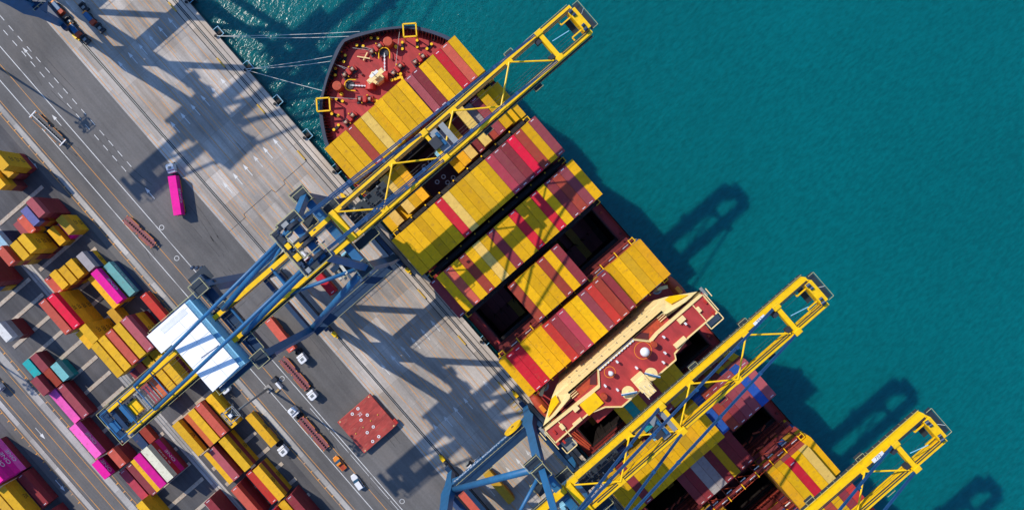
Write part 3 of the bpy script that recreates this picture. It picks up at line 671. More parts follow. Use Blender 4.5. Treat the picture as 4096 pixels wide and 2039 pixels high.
for (p, q) in (((-64.6, 4.4), (-62.2, 6.2)), ((-66.0, 2.2), (-62.6, 5.4)), ((-64.9, -4.2), (-62.4, -2.6)), ((-66.4, -5.0), (-63.0, -3.4)), ((-61.5, -14.3), (-53.6, -5.9)), ((-61.2, 16.2), (-54.0, 8.2))):
    cr.tube((p[0], p[1] - V0, 17.6), (q[0], q[1] - V0, 16.9), .055, n=5)
cr.each('mooring_line_on_deck', M['rope'], ship)
# superstructure
S = empty('superstructure', (0, -V0, 0), 0, ship)
MB().box(43.36, 53.2, -13.0, 16.0, 13.9, 46.4).build('accommodation_block', M['cream'], S)
MB().plate([(43.0, -14.6, 14), (43.0, -14.6, 30), (43.4, -18.2, 37), (45.6, -24.3, 46.3), (45.6, -24.3, 47.4), (43.9, -14.4, 47.6), (43.0, -13.2, 47.6), (43.0, 16.2, 47.6), (43.9, 17.4, 47.6), (45.6, 27.3, 47.4), (45.6, 27.3, 46.3), (43.4, 21.2, 37), (43.0, 17.6, 30), (43.0, 17.6, 14)], (0.35, 0, 0)).build('front_wall', M['cream'], S)
for s, c0 in ((-1, -19.3), (1, 22.3)):
    MB().plate([(44.75, c0 + s * 2.6, 45.6), (43.6, c0 - s * 2.2, 45.6), (42.95, c0 - s * 2.2, 40.5), (43.3, c0 - s * .6, 39.4), (44.0, c0 + s * 1.2, 42.0)], (.06, 0, 0)).build('wall_recess', M['darkhatch'] if 0 else M['yellow'], S)
pd = MB()
for z in range(29, 46, 6):
    for i in range(11): pd.box(42.94, 43.0, -12 + i * 2.55, -11.6 + i * 2.55, z, z + .5)
pd.build('porthole', M['glass'], S)
st = MB()
for z in range(18, 46, 3): st.box(42.97, 43.0, -12.9, 15.9, z + 1.6, z + 1.68)
st.build('deck_edge_line', M['cream'], S)
# bridge level deck and wheelhouse
DZ = 47.2
front = [(43.1, -13.8), (45.9, -13.8), (45.9, -24.4), (51.3, -24.4), (51.3, -13.2), (53.6, -13.2), (53.6, 16.2), (51.6, 16.2), (51.6, 27.6), (45.9, 27.6), (45.9, 17.0), (43.1, 17.0)]
MB().prism(front, DZ - .3, DZ).build('bridge_deck', M['deckred'], S)
wh = [(43.15, -4.4), (43.15, 7.0), (46.3, 9.9), (45.9, 12.4), (45.9, 26.9), (51.5, 26.9), (51.5, 17.4), (52.3, 12.3), (53.6, 11.6), (53.6, -5.9), (51.0, -9.0), (49.5, -13.2), (49.6, -23.9), (45.7, -23.9), (46.4, -6.9)]
MB().prism(wh, DZ, DZ + 2.6).build('wheelhouse', M['cream'], S)
MB().prism([(x + (0.25 if x < 48 else -0.25), y * 0.992) for x, y in wh], DZ + 2.6, DZ + 2.72).build('wheelhouse_roof', M['deckred'], S)
def rim(poly, z, m, nm, wd=.22, ht=.5):
    r_ = MB()
    for p, q in zip(poly, poly[1:] + poly[:1]): r_.beam((*p, z), (*q, z), wd, ht)
    return r_.build(nm, m, S)
rim(wh, DZ + 2.85, M['cream'], 'roof_coaming')
rim([(43.05, -13.8), (43.05, 17.0)], DZ + .4, M['cream'], 'bulwark', .25, .8)
rim([(45.3, -24.5), (45.3, -13.9)], DZ + .4, M['cream'], 'bulwark', .2, .6); rim([(45.3, 17.1), (45.3, 27.5)], DZ + .4, M['cream'], 'bulwark', .2, .6)
for y0, s in ((-4.6, -1), (7.2, 1)):
    MB().plate([(42.98, y0, DZ + .2), (46.15, y0 + s * 2.6, DZ + .2), (46.15 - 1.1, y0 + s * 3.8, DZ - 1.4 + 1.5), (41.9 + .9, y0 + s * 1.6, DZ + .12)], (0, 0, .1)).build('bridge_side_window', M['darkhatch'], S)
MB().box(42.98, 43.12, -4.4, 7.0, DZ + .9, DZ + 2.0).build('bridge_window', M['glass'], S)
wl = MB()
for i in range(13): wl.box(43.0, 43.35, -4.2 + i * .88, -3.7 + i * .88, DZ + 3.05, DZ + 3.2)
wl.each('floodlight', M['white'], S)
RZ = DZ + 2.72
yp = MB(); yp.box(46.4, 49.9, -13.4, -8.6, RZ, RZ + .5); yp.build('yellow_cover', M['yellow'], S, bevel=.05)
def dome(x, y, r, ringr):
    e = empty('satellite_dome', (x, y, RZ), 0, S); MB().tube((0, 0, 0), (0, 0, 1.4), .35).build('pedestal', M['white'], e); MB().sphere((0, 0, 1.2 + r), r, 20, 14).build('radome', M['white'], e, smooth=True)
    MB().ring((0, 0), ringr, .14, 0.01, .03, 36).build('painted_circle', M['orange'], e)
dome(46.6, 7.0, 1.15, 2.1); dome(45.3, -2.6, .62, 1.35)
MB().tube((46.9, 9.9, RZ), (46.9, 9.9, RZ + 1.9), .72, n=18).tube((48.6, -7.6, RZ), (48.6, -7.6, RZ + 1.4), .8, n=18).each('roof_ventilator', M['rust'], S)
rmast = empty('radar_mast', (52.2, 1.6, RZ), 0, S)
MB().box(-2.3, 1.0, -1.6, 1.7, 0, 4.2).build('mast_house', M['cream'], rmast, bevel=.1)
MB().box(-1.6, .2, -1.0, 1.0, 4.2, 7.5).box(-2.0, 1.6, -1.3, 1.3, 7.5, 7.7).build('mast_top', M['cream'], rmast)
ra = MB()
for i in range(7): ra.tube((-1.8 + i * .55, -1.2 + (i % 3), 7.6), (-1.8 + i * .55, -1.2 + (i % 3), 9.2), .06)
ra.build('antenna', M['white'], rmast)
for (x, y, a, m_) in ((51.2, 4.6, 35, M['navy']), (50.9, -2.4, 60, M['blue'])):
    e = empty('radar_scanner', (x, y, RZ), rad(a), S); MB().tube((0, 0, 0), (0, 0, 4.6), .4).build('post', M['cream'], e); MB().tube((0, 0, 3.6), (0, 0, 3.8), 1.55, n=24).build('scanner_platform', M['cream'], e)
    MB().box(-1.9, 1.9, -.16, .16, 4.9, 5.3).build('scanner_bar', M['blue'], e); MB().box(-1.9, 1.9, .17, .3, 4.95, 5.25).build('scanner_face', M['white'], e)
sm = MB()
for (x, y) in ((44.3, .4), (48.5, 3.0), (49.5, -4.0), (47.2, 12.9), (48.2, 19.0), (50.3, 10.6), (46.8, -5.6), (51.8, 8.8)): sm.tube((x, y, RZ), (x, y, RZ + 1.3), .22, n=8).box(x - .3, x + .3, y - .25, y + .25, RZ + 1.1, RZ + 1.5)
sm.each('roof_light', M['white'], S, per=2)
cb = MB(); cb.box(46.4, 47.6, 18.0, 19.9, RZ, RZ + .8).box(45.9, 47.0, -15.4, -13.9, RZ, RZ + .9).box(50.4, 51.4, 13.4, 16.8, RZ, RZ + 1.0).box(48.8, 49.5, -17.8, -15.2, RZ, RZ + .9).box(47.3, 48.6, 23.3, 24.2, RZ, RZ + .7).box(47.0, 48.3, -20.6, -19.6, RZ, RZ + .7)
cb.each('locker', M['cream'], S)
wing = MB()
for y0, y1 in ((-25.2, -24.4), (27.6, 28.4)): wing.box(45.0, 47.6, y0, y1, DZ - .2, DZ - .05)
for y0, y1 in ((-23.5, -20.2), (23.0, 27.0)): wing.box(51.5, 54.0, y0, y1, DZ - .2, DZ - .05)
wing.each('wing_grating', M['steel'], S)
rw = MB()
for (p, q) in (((45.2, -25.2), (47.6, -25.2)), ((45.2, 28.4), (47.6, 28.4)), ((45.9, -24.3), (51.3, -24.3)), ((45.9, 27.4), (51.3, 27.4)), ((46.2, -20), (51.0, -20)), ((46.2, 23.4), (51.2, 23.4)), ((51.5, -23.5), (53.4, -23.5)), ((53.4, -23.5), (53.4, -20.2)), ((53.4, -20.2), (51.5, -20.2)), ((51.5, 27), (53.6, 27)), ((53.6, 27), (53.6, 23)), ((53.6, 23), (51.5, 23))): rw.beam((*p, DZ + 2.9), (*q, DZ + 2.9), .22, .22)
rw.build('wing_railing', M['cream'], S)
lf = MB()
for (x, y) in ((47.0, -22.6), (50.3, -22.4), (47.2, 26.0), (50.6, 25.6)): lf.box(x, x + .9, y, y + .5, RZ, RZ + .5)
lf.each('liferaft_cradle', M['red'], S)
# inset lower decks seen ahead of the wheelhouse
ld = MB()
for a, b in ((-13.2, -6.0), (9.2, 16.4)): ld.prism([(43.4, a + .6), (43.4, b - .2), (45.7, b - .9), (45.7, a + .4)], DZ + .02, DZ + .06)
ld.each('inset_deck', M['rust'], S)
cr_ = MB()
for a, b, s in ((-13.9, -11.9, -1), (14.9, 17.0, 1)):
    for i in range(4): cr_.beam((43.0 + i * .55, a, DZ + .3 + i * .06), (43.0 + i * .55, b, DZ + .3 + i * .06), .14, .3)
cr_.each('stair_tread', M['cream'], S)
for (x, y) in ((41.9, -19.2), (42.2, 21.8)):
    e = empty('provision_crane', (x, y, 0), 0, S); MB().tube((0, 0, 14), (0, 0, 27.5), .9, n=18).build('post', M['cream'], e); MB().ring((0, 0), 1.25, .5, 27.4, 28.0, 24).build('slewing_ring', M['steel'], e); MB().beam((0, 0, 28.4), (1.4, 2.6 if y > 0 else -2.2, 28.4), .9, .8).build('jib', M['cream'], e)
for (y0, s) in ((-23.8, -1), (26.6, 1)):
    e = empty('lifeboat', (47.5, y0 + s * 0.2, 21.5), 0, S)
    lb = MB(); n = 12
    for i in range(n):
        t0, t1 = i / n, (i + 1) / n; r0 = 1.55 * math.sin(math.pi * min(1, max(0.06, t0 * .9 + .05))) ** .45; r1 = 1.55 * math.sin(math.pi * min(1, max(.06, t1 * .9 + .05))) ** .45
        lb.tube((-5.2 + 10.4 * t0, 0, 0), (-5.2 + 10.4 * t1, 0, 0), r0, r1, n=14, caps=(i in (0, n - 1)))
    lb.build('boat_hull', M['orange'] if 0 else M['rust'], e, smooth=True); MB().box(-1, 1.2, -.6, .6, 1.2, 2.0).build('boat_canopy', M['orange'], e, bevel=.1)
MB().box(41.6, 54.0, -22.6, -15.2, 13.9, 17.5).box(41.6, 54.0, 18.2, 25.8, 13.9, 17.5).each('deckhouse', M['deckred'], S)
rc = MB(); rc.beam((57.8, -24.9, 15), (67.6, -22.6, 15), .8, .5).beam((57.8, -23.7, 15.2), (67, -22.0, 15.2), .5, .5).beam((58, -22.9, 15.4), (66.8, -21.4, 15.4), .4, .5); rc.build('side_girder', M['rust'], S)

# ---------------------------------------------------------------- yard stacks
YL = []
def yard(*a, logos=''): YL.append((*a, logos))
def place_yard():      # every container that shows its roof or seaward side is an object, the ones walled in by neighbours go into the hidden tiers
    for (u, v, n, L, cols, slot, row, logos) in YL:
        cols = (('MYAYMCDY'[int(abs(u) + abs(v)) % 4:] * 3)[:max(0, n - len(cols))]) + cols; logos = logos.rjust(n, '.')
        nb = 0
        for (u2, v2, n2, L2, *_) in YL:
            if 1.5 < v2 - v < 4.6 and abs(u2 - u) < (5 if L == 40 else 3): nb = max(nb, n2 - (1 if v2 - v > 3.2 else 0))
        for i in range(n):
            zb = 0.18 + i * 2.6
            if i < n - 1 and i < nb:
                low.cur = R.randrange(6); lx = 6.05 if L == 40 else 3.0; low.box(u - lx, u + lx, v - 1.2, v + 1.2, zb, zb + 2.57); continue
            lg = {'o': 'ONE', 'm': 'msc', 'k': 'K', 'h': 'HE', 's': 'S'}.get(logos[i])
            lvl = 'alone on the ground' if n == 1 else ('topmost of ' + ['two', 'three', 'four', 'five'][n - 2] if i == n - 1 else ORD[i] + ' tier up' if i else 'lowest tier')
            container(u + R.uniform(-.06, .06), v + R.uniform(-.03, .03), zb, L, cols[i], f'# container, {lvl}, {ORD[row]} from road, {slot}', 'containers stacked in the yard', logo=lg)
s1 = 'topmost slot at left edge'; s2 = 'upper left slot beside blue stack'; s3 = 'slot left of the brown trailer'
for a in [(-110.9, -98.4, 5, 20, 'MYYYY', 'upper left corner slot', 0, '', '.mmm.'), (-110.9, -101.3, 3, 20, 'YYD', 'upper left corner slot', 1, '', ''), (-108.6, -104.2, 4, 20, 'YYYY', 'upper left corner slot', 2, '', ''),
          (-93.4, -99.5, 5, 20, 'MMMMP', s1, 0, '', ''), (-93.6, -103.6, 4, 20, 'MVGv', s1, 1, '', ''), (-93.5, -107.4, 3, 20, 'MPS', s1, 2, '', ''), (-94.3, -110.6, 2, 20, 'MP', s1, 3, '', ''), (-94.0, -115.4, 4, 20, 'NNNb', s1, 5, '', ''),
          (-85.8, -98.6, 3, 20, 'YYD', s2, 0, '', 'mm.'), (-86.0, -104.0, 2, 20, 'YY', s2, 2, '', ''), (-86.4, -101.3, 1, 20, 'G', s2, 1, '', ''), (-86.9, -108.4, 5, 20, 'YYYYY', s2, 3, '', 'mmmm.'), (-86.9, -111.3, 5, 20, 'YLYYY', s2, 4, '', ''), (-88.4, -115.6, 5, 20, 'YMMMS', s2, 5, '', ''),
          (-73.3, -101.2, 3, 20, 'YNH', s3, 0, '', 'm..'), (-73.8, -105.1, 3, 20, 'YYY', s3, 1, '', '..m'), (-73.8, -108.0, 3, 20, 'YYY', s3, 2, '', ''), (-74.5, -110.9, 3, 20, 'YYY', s3, 3, '', ''), (-75.2, -114.6, 2, 20, 'MS', s3, 4, '', ''),
          (-63.4, -98.2, 2, 40, 'Ne', 'slot with the teal box', 0, '', '.h'), (-63.4, -101.25, 3, 40, 'MNG', 'slot with the teal box', 1, '', '..o'), (-63.6, -104.3, 2, 40, 'DY', 'slot with the teal box', 2, '', ''), (-64.8, -113.4, 5, 40, 'YYYYB', 'slot with the teal box', 4, '', 'mmmm.'), (-65.2, -116.3, 5, 40, 'MMMMS', 'slot with the teal box', 5, '', ''),
          (-54.9, -112.1, 5, 20, 'YYYYY', 'short slot below crimson stack', 4, '', 'mmmm.'), (-55.0, -115.3, 4, 20, 'YYYY', 'short slot below crimson stack', 5, '', ''), (-55.2, -106.6, 2, 20, 'YD', 'short slot below crimson stack', 2, '', ''),
          (-45.5, -113.0, 5, 40, 'YYYYY', 'slot touching white roof', 5, '', ''), (-45.5, -110.1, 5, 40, 'YMYYY', 'slot touching white roof', 4, '', ''), (-45.5, -107.2, 5, 40, 'MYAMS', 'slot touching white roof', 3, '', ''), (-45.5, -104.3, 5, 40, 'MYMYY', 'slot touching white roof', 2, '', ''), (-45.5, -101.4, 5, 40, 'MYYMP', 'slot touching white roof', 1, '', '.mm..'),
          (-38.1, -103.9, 3, 20, 'MYY', 'slot behind white roof', 1, '', ''), (-38.1, -106.9, 3, 20, 'YYY', 'slot behind white roof', 2, '', ''), (-38.1, -109.8, 3, 20, 'AMS', 'slot behind white roof', 3, '', ''),
          (-30.9, -102.3, 4, 40, 'YMYY', 'slot under rear girders', 1, '', 'mm..'), (-30.9, -105.2, 4, 40, 'MYYY', 'slot under rear girders', 2, '', ''), (-30.6, -110.9, 2, 40, 'Mo', 'slot under rear girders', 4, '', ''), (-30.8, -113.8, 2, 40, 'MV', 'slot under rear girders', 5, '', ''), (-37.8, -113.4, 2, 20, 'MM', 'slot behind white roof', 4, '', ''),
          (-12.3, -101.1, 2, 40, 'YY', 'slot by the lamp mast', 0, '', 'm.'), (-12.3, -104.0, 3, 40, 'YMS', 'slot by the lamp mast', 1, '', ''), (-12.3, -106.9, 3, 40, 'YAY', 'slot by the lamp mast', 2, '', ''), (-12.4, -109.8, 2, 40, 'Yo', 'slot by the lamp mast', 3, '', ''), (-12.5, -112.9, 3, 40, 'YYY', 'slot by the lamp mast', 4, '', '..m'),
          (0.3, -105.4, 3, 40, 'YMY', 'slot below lamp mast slot', 1, '', 'm.m'), (0.3, -111.1, 2, 40, 'MP', 'slot below lamp mast slot', 3, '', ''), (0.3, -114.0, 1, 40, 'Y', 'slot below lamp mast slot', 4, '', ''),
          (13.7, -103.4, 3, 40, 'YMY', 'second slot below lamp mast', 1, '', 'm.m'), (13.4, -106.9, 2, 40, 'MR', 'second slot below lamp mast', 2, '', ''), (14.0, -112.3, 3, 40, 'MMS', 'second slot below lamp mast', 4, '', ''),
          (26.8, -101.4, 3, 40, 'MMM', 'bottom edge slot', 0, '', ''), (26.8, -104.3, 3, 40, 'MYY', 'bottom edge slot', 1, '', ''), (26.8, -107.2, 4, 40, 'MCMC', 'bottom edge slot', 2, '', ''), (26.8, -110.1, 3, 40, 'MMC', 'bottom edge slot', 3, '', '')]:
    yard(a[0], a[1], a[2], a[3], a[4], a[5], a[6], logos=a[8])
f1, f2, f3 = 'far block behind teal pair', 'far block beside pink boxes', 'far block with cream box'
for a in [(-60.3, -136.4, 2, 20, 'ME', f1, 0, ''), (-60.1, -133.5, 2, 20, 'MV', f1, 1, ''), (-53.9, -130.5, 2, 20, 'Ee', f1, 2, ''), (-54.0, -133.4, 2, 20, 'MA', f1, 3, ''), (-53.9, -136.4, 3, 20, 'MMV', f1, 4, ''),
          (-45.0, -136.4, 2, 40, 'Mg', f2, 0, ''), (-44.5, -133.4, 2, 40, 'MV', f2, 1, ''), (-72.8, -132.6, 4, 20, 'MMHW', 'far block, white topped stack', 0, ''),
          (-32.3, -136.9, 3, 40, 'MMg', f2, 2, '..o'), (-22.7, -138.9, 3, 20, 'MMG', f2, 3, '..o'), (-22.3, -133.2, 3, 20, 'MMS', f2, 4, ''), (-22.5, -127.4, 1, 20, 'N', f2, 5, ''), (-22.3, -124.5, 1, 20, 'A', f2, 6, ''),
          (-12.6, -123.65, 4, 40, 'MGCw', f3, 0, '.ok.'), (-12.6, -126.55, 4, 40, 'MMGG', f3, 1, ''), (-12.6, -129.5, 3, 40, 'MMY', f3, 2, ''), (-12.7, -134.8, 1, 40, 'V', f3, 3, ''), (-12.7, -137.7, 1, 40, 'K', f3, 4, ''),
          (-1.5, -137.0, 3, 40, 'YYY', 'far block bottom edge', 0, ''), (11.5, -120.9, 3, 40, 'MMM', 'far block bottom edge', 1, ''), (11.5, -118.0 - 4.5, 2, 40, 'MH', 'far block bottom edge', 2, '.s'),
          (-90.6, -124.2, 5, 40, 'MMMMM', 'far block left edge', 0, ''), (-90.6, -127.1, 5, 40, 'MMMMS', 'far block left edge', 1, '')]:
    yard(a[0], a[1], a[2], a[3], a[4], a[5], a[6], logos=a[7])
f4 = 'beyond the second road'
for a in [(-44.9, -160.7, 5, 40, 'MgGGG', f4, 0, '.ooo.'), (-44.9, -163.6, 5, 40, 'MMMGG', f4, 1, ''), (-32.0, -160.7, 2, 40, 'MM', f4, 2, ''), (-32.0, -163.6, 4, 40, 'MYYY', f4, 3, '.mm.'), (-32.0, -166.5, 4, 40, 'YYYD', f4, 4, ''), (-32.0, -169.4, 4, 40, 'MMAS', f4, 5, ''), (-20.8, -160.9, 3, 20, 'MMM', f4, 6, ''), (-20.0, -163.8, 3, 20, 'YYY', f4, 7, '')]:
    yard(a[0], a[1], a[2], a[3], a[4], a[5], a[6], logos=a[7])

place_yard()
tag(low.build('stowed_containers_below', lmats), 'lower tiers of containers beneath the top layer on the ship, in holds and inside yard stacks', 'containers', kind='stuff')
# ---------------------------------------------------------------- ship-to-shore cranes
def make_crane(U, lab):
    E_ = tag(empty('gantry_crane', (U, 0, 0)), lab, 'crane', 'ship to shore gantry cranes along the quay')
    LU = 10.6; W_, L_ = -29.6, -60.4
    B, Yw, Nv = M['blue'], M['yellow'], M['navy']
    for v in (-30.15, -60.55):
        sb_ = MB(); sb_.box(-13.2, 13.2, v - .75, v + .75, 2.6, 4.3); sb_.build('sill_beam', Nv, E_, bevel=.1)
        for s in (-1, 1):
            for k_ in (0, 1):
                c_ = s * (11.2 - k_ * 4.2 + 1.2); b_ = MB(); b_.box(c_ - 1.7, c_ + 1.7, v - .45, v + .45, .5, 1.9).beam((c_, v, 1.9), (c_, v, 2.7), .8, .8)
                o = b_.build('bogie', M['dark'], E_, bevel=.06); MB().tube((c_ - 1.1, v - .3, .45), (c_ - 1.1, v + .3, .45), .4).tube((c_ + 1.1, v - .3, .45), (c_ + 1.1, v + .3, .45), .4).each('wheel', M['steel'], o)
            MB().box(s * 15.3 - .8, s * 15.3 + .8, v - .55, v + .55, .4, 1.8).tube((s * 14.4, v, 1.1), (s * 16.9, v, 1.1), .3).build('buffer', Yw, E_)
    for s in (-1, 1):
        for v, v2 in ((W_, W_ + .7), (L_, L_ + .6)):
            lg = MB(); a, b = (s * LU, v), (s * (LU - .1), v2)
            def sec(x, y, z, wx, wy): return [(x - wx, y - wy, z), (x + wx, y - wy, z), (x + wx, y + wy, z), (x - wx, y + wy, z)]
            wq = 1.1 if v > -40 else 1.55
            ss = [sec(a[0], v - .3, 4.2, .85, .9), sec(a[0], v, 14.5, .95, 1.2), sec(a[0], v, 20.0, 1.0, 2.1), sec(a[0], v, 27, .9, wq + .1), sec(b[0], b[1], 62.5, .85, wq)]
            vs = [p for q in ss for p in q]; fs = [(3, 2, 1, 0), tuple(range(len(vs) - 4, len(vs)))]
            for i in range(len(ss) - 1):
                for j in range(4): fs.append((i * 4 + j, i * 4 + (j + 1) % 4, i * 4 + 4 + (j + 1) % 4, i * 4 + 4 + j))
            lg.add(vs, fs); lg.build('leg', B, E_)
            # landing platform with rail at leg head
            z = 63.0; p = MB(); x0, x1 = b[0] - 1.6, b[0] + 1.6; y0, y1 = b[1] - 1.7, b[1] + 1.7
            p.box(x0, x1, y0, y1, z - .1, z); o = p.build('leg_head_platform', M['grating'], E_)
            r_ = MB()
            for q, t in (((x0, y0), (x1, y0)), ((x1, y0), (x1, y1)), ((x1, y1), (x0, y1)), ((x0, y1), (x0, y0))):
                r_.beam((*q, z + 1.1), (*t, z + 1.1), .12, .12); r_.beam((*q, z), (*q, z + 1.1), .1, .1)
            r_.build('handrail', M['rail'], o)
        # portal beam with gussets, walkway and lettering
        pb = MB(); pb.box(s * LU - .9, s * LU + .9, L_ + .9, W_ - .9, 17.2, 19.9)
        pb.plate([(s * LU - .7, W_ - 1, 17.2), (s * LU - .7, W_ - 5, 17.2), (s * LU - .7, W_ - 1, 12.6)], (1.4, 0, 0)); pb.plate([(s * LU - .7, L_ + 1, 17.2), (s * LU - .7, L_ + 5, 17.2), (s * LU - .7, L_ + 1, 12.6)], (1.4, 0, 0))
        o = pb.build('portal_beam', B, E_)
        wk = MB(); wk.box(s * LU - .88, s * LU + 2.5, L_ + 1, W_ - 1, 19.95, 20.02).build('walkway', Nv, o)
        r_ = MB()
        for x in (s * LU - .3, s * LU + 2.5):
            r_.beam((x, L_ + 1, 21.1), (x, W_ - 1, 21.1), .09, .09)
            for i in range(20): r_.beam((x, L_ + 1 + i * 1.5, 20), (x, L_ + 1 + i * 1.5, 21.1), .07, .07)
        r_.build('handrail', M['rail'], o)
        if s < 0:
            text('SHANGHAI ZHENHUA HEAVY', 1.5, M['mark'], 'lettering', o, (s * LU - .92, -51.5, 18.55), (0, -1, 0) if 0 else (0, 1, 0), (-1, 0, 0), -1.0 if 0 else 1.0) if 0 else None
            text('PORTS', 1.9, M['mark'], 'lettering', o, (s * LU - .915, -46.3, 18.55), (0, -1, 0), (-1, 0, 0), 1.0); text('TERMINAL', 1.8, M['mark'], 'lettering', o, (s * LU - .915, -53.2, 18.55), (0, -1, 0), (-1, 0, 0), 1.15); text('THAILAND', 1.8, M['mark'], 'lettering', o, (s * LU - .915, -39.5, 18.55), (0, -1, 0), (-1, 0, 0), 1.0)
            rl = MB(); x = s * LU - 1.3; rl.tube((x - .45, -34.6, 18.5), (x + .15, -34.6, 18.5), 3.1, 3.1, n=36); rl.build('cable_reel', Yw, E_); MB().tube((x - .55, -34.6, 18.5), (x - .46, -34.6, 18.5), .5, n=16).build('reel_hub', M['dark'], kids(E_)[-1] if 0 else E_)
        # diagonal from landside portal corner to the waterside leg head
        MB().tube((s * LU, L_ + .6, 19.8), (s * (LU - .2), W_ - .3, 58.5), .9, .9, n=16).build('side_brace', B, E_, smooth=True)
        # A-frame leg: waterside leg head to apex; inner apex offset 4 m
        MB().beam((s * (LU - .3), W_ + .9, 62.8), (s * 4.1, -30.8, 80.0), 1.5, 1.5).build('apex_leg', B, E_)
        MB().tube((s * 4.0, -31.3, 79.6), (s * 3.6, L_ + .8, 61.5), .68, n=12).build('backstay', B, E_, smooth=True)
        MB().tube((s * 3.7, -31.8, 80.3), (s * 3.5, -85.8, 62.6), .42, n=10).build('rear_backstay', B, E_, smooth=True)
        MB().tube((s * 3.6, -46.0, 61.0), (s * (LU - .6), W_ + .5, 61.0), .45, n=10).build('corner_brace', B, E_, smooth=True)
        # forestays: pairs of flat links
        for (vt_, dx) in ((36.1, 0.0), (1.4, 0.0)):
            fs_ = MB()
            for dd in (-.17, .17): fs_.beam((s * 4.0 + dd, -30.2, 80.2), (s * 3.9 + dd, vt_ - .3, 62.7), .22, .32)
            n_ = 5 if vt_ > 10 else 3
            for i in range(1, n_):
                t = i / n_; c_ = Vector((s * 4.0 + (s * -.2) * t, -30.2 + (vt_ - .3 + 30.2) * t, 80.2 - 17.3 * t)); fs_.box(c_.x - .38, c_.x + .38, c_.y - .35, c_.y + .35, c_.z - .15, c_.z + .22)
            fs_.build('forestay', M['stay'], E_)
    # upper cross beams
    MB().box(-LU, LU, -30.1, -28.1, 57.6, 60.4).build('waterside_cross_beam', B, E_, bevel=.1)
    MB().box(-LU - 2.6, LU + 1.6, -61.6, -58.6, 57.9, 60.6).build('landside_cross_beam', Nv, E_, bevel=.1)
    MB().box(-LU, LU, -61.0, -59.8, 17.3, 19.7).box(-LU, LU, -30.2, -29.0, 17.3, 19.7).each('portal_cross_beam', Nv, E_)
    # rear girders
    for s in (-1, 1):
        gq = MB(); x = s * 3.35; gq.box(x - .55, x + .55, -94.5, -27.6, 59.4, 61.9); o = gq.build('rear_girder', Yw, E_)
        MB().box(s * 2.7 - .1, s * 2.7 + .1, -94.3, -26.5, 61.92, 62.1).build('trolley_rail', M['dark'], o)
        MB().box(*sorted((s * 4.0, s * 4.7)), -94.5, -31.5, 60.2, 60.3).build('walkway', M['grating'], o)
        r_ = MB()
        for x in (s * 4.7,):
            r_.beam((x, -94.5, 61.4), (x, -31.5, 61.4), .07, .07)
            for i in range(32): r_.beam((x, -94.5 + i * 2, 60.3), (x, -94.5 + i * 2, 61.4), .06, .06)
        r_.build('handrail', M['rail'], o)
    MB().tube((-3.4, -45.2, 61.6), (3.4, -45.2, 61.6), .4).tube((-3.4, -58.2, 61.6), (3.4, -58.2, 61.6), .3).each('girder_tie', B, E_)
    # boom
    for s in (-1, 1):
        bm = MB(); x = s * 3.65; bm.box(x - .47, x + .47, -26.6, 45.4, 59.2, 61.9); o = bm.build('boom_girder', Yw, E_)
        MB().box(s * 2.95 - .07, s * 2.95 + .07, -26.0, 45.0, 61.7, 61.9).build('trolley_rail', M['dark'], o)
        wk = MB(); wk.box(*sorted((s * 4.2, s * 4.75)), -22, 45.4, 59.3, 59.4)
        for v in (11.8, 27.0): wk.box(*sorted((s * 4.75, s * 5.7)), v, v + 2.2, 59.3, 59.4)
        wk.build('walkway', M['grating'], o)
        MB().box(*sorted((s * 3.28, s * 3.46)), -24, 45, 61.905, 62.05).build('cable_tray', M['dark'], o)
        r_ = MB(); r_.beam((s * 4.75, -22, 60.5), (s * 4.75, 45.4, 60.5), .07, .07)
        for i in range(34): r_.beam((s * 4.75, -22 + i * 2, 59.4), (s * 4.75, -22 + i * 2, 60.5), .06, .06)
        for v in (11.8, 27.0):
            r_.beam((s * 5.7, v, 60.5), (s * 5.7, v + 2.2, 60.5), .08, .08); r_.beam((s * 4.75, v, 60.5), (s * 5.7, v, 60.5), .08, .08); r_.beam((s * 4.75, v + 2.2, 60.5), (s * 5.7, v + 2.2, 60.5), .08, .08)
        r_.build('handrail', M['rail'], o)
    rp = MB()
    for x in (-1.7, .9, 1.6, 2.3): rp.tube((x, -90, 61.4), (x, 44, 61.4), .03, n=5, caps=False)
    rp.each('hoist_rope', M['dark'], E_)
    xb = MB(); xb.box(-4.15, 4.15, -27.2, -25.6, 60.6, 62.9); xb.build('root_cross_beam', Yw, E_, bevel=.06)
    MB().box(-4.1, 4.1, 35.2, 36.3, 61.0, 63.0).box(-4.3, -3.1, 34.8, 36.6, 60.9, 63.3).box(3.1, 4.3, 34.8, 36.6, 60.9, 63.3).build('forward_cross_beam', Yw, E_, bevel=.08)
    MB().box(-4.1, 4.1, .8, 1.7, 61.2, 62.8).box(-4.4, -3.0, .4, 2.2, 60.9, 63.1).box(3.0, 4.4, .4, 2.2, 60.9, 63.1).build('middle_cross_beam', Yw, E_, bevel=.08)
    tip = MB(); tip.box(-2.9, 2.9, 43.9, 45.9, 59.6, 62.4); tip.build('tip_beam', Yw, E_, bevel=.08)
    MB().box(-3.7, 3.4, 46.0, 47.6, 60.4, 60.5).box(-2.2, 1.8, 42.6, 44.0, 58.9, 59.0).each('tip_platform', M['grating'], E_)
    r_ = MB()
    for p, q in (((-3.7, 47.6), (3.4, 47.6)), ((-3.7, 46.0), (-3.7, 47.6)), ((3.4, 46.0), (3.4, 47.6))): r_.beam((*p, 61.5), (*q, 61.5), .09, .09)
    r_.build('tip_handrail', M['rail'], E_)
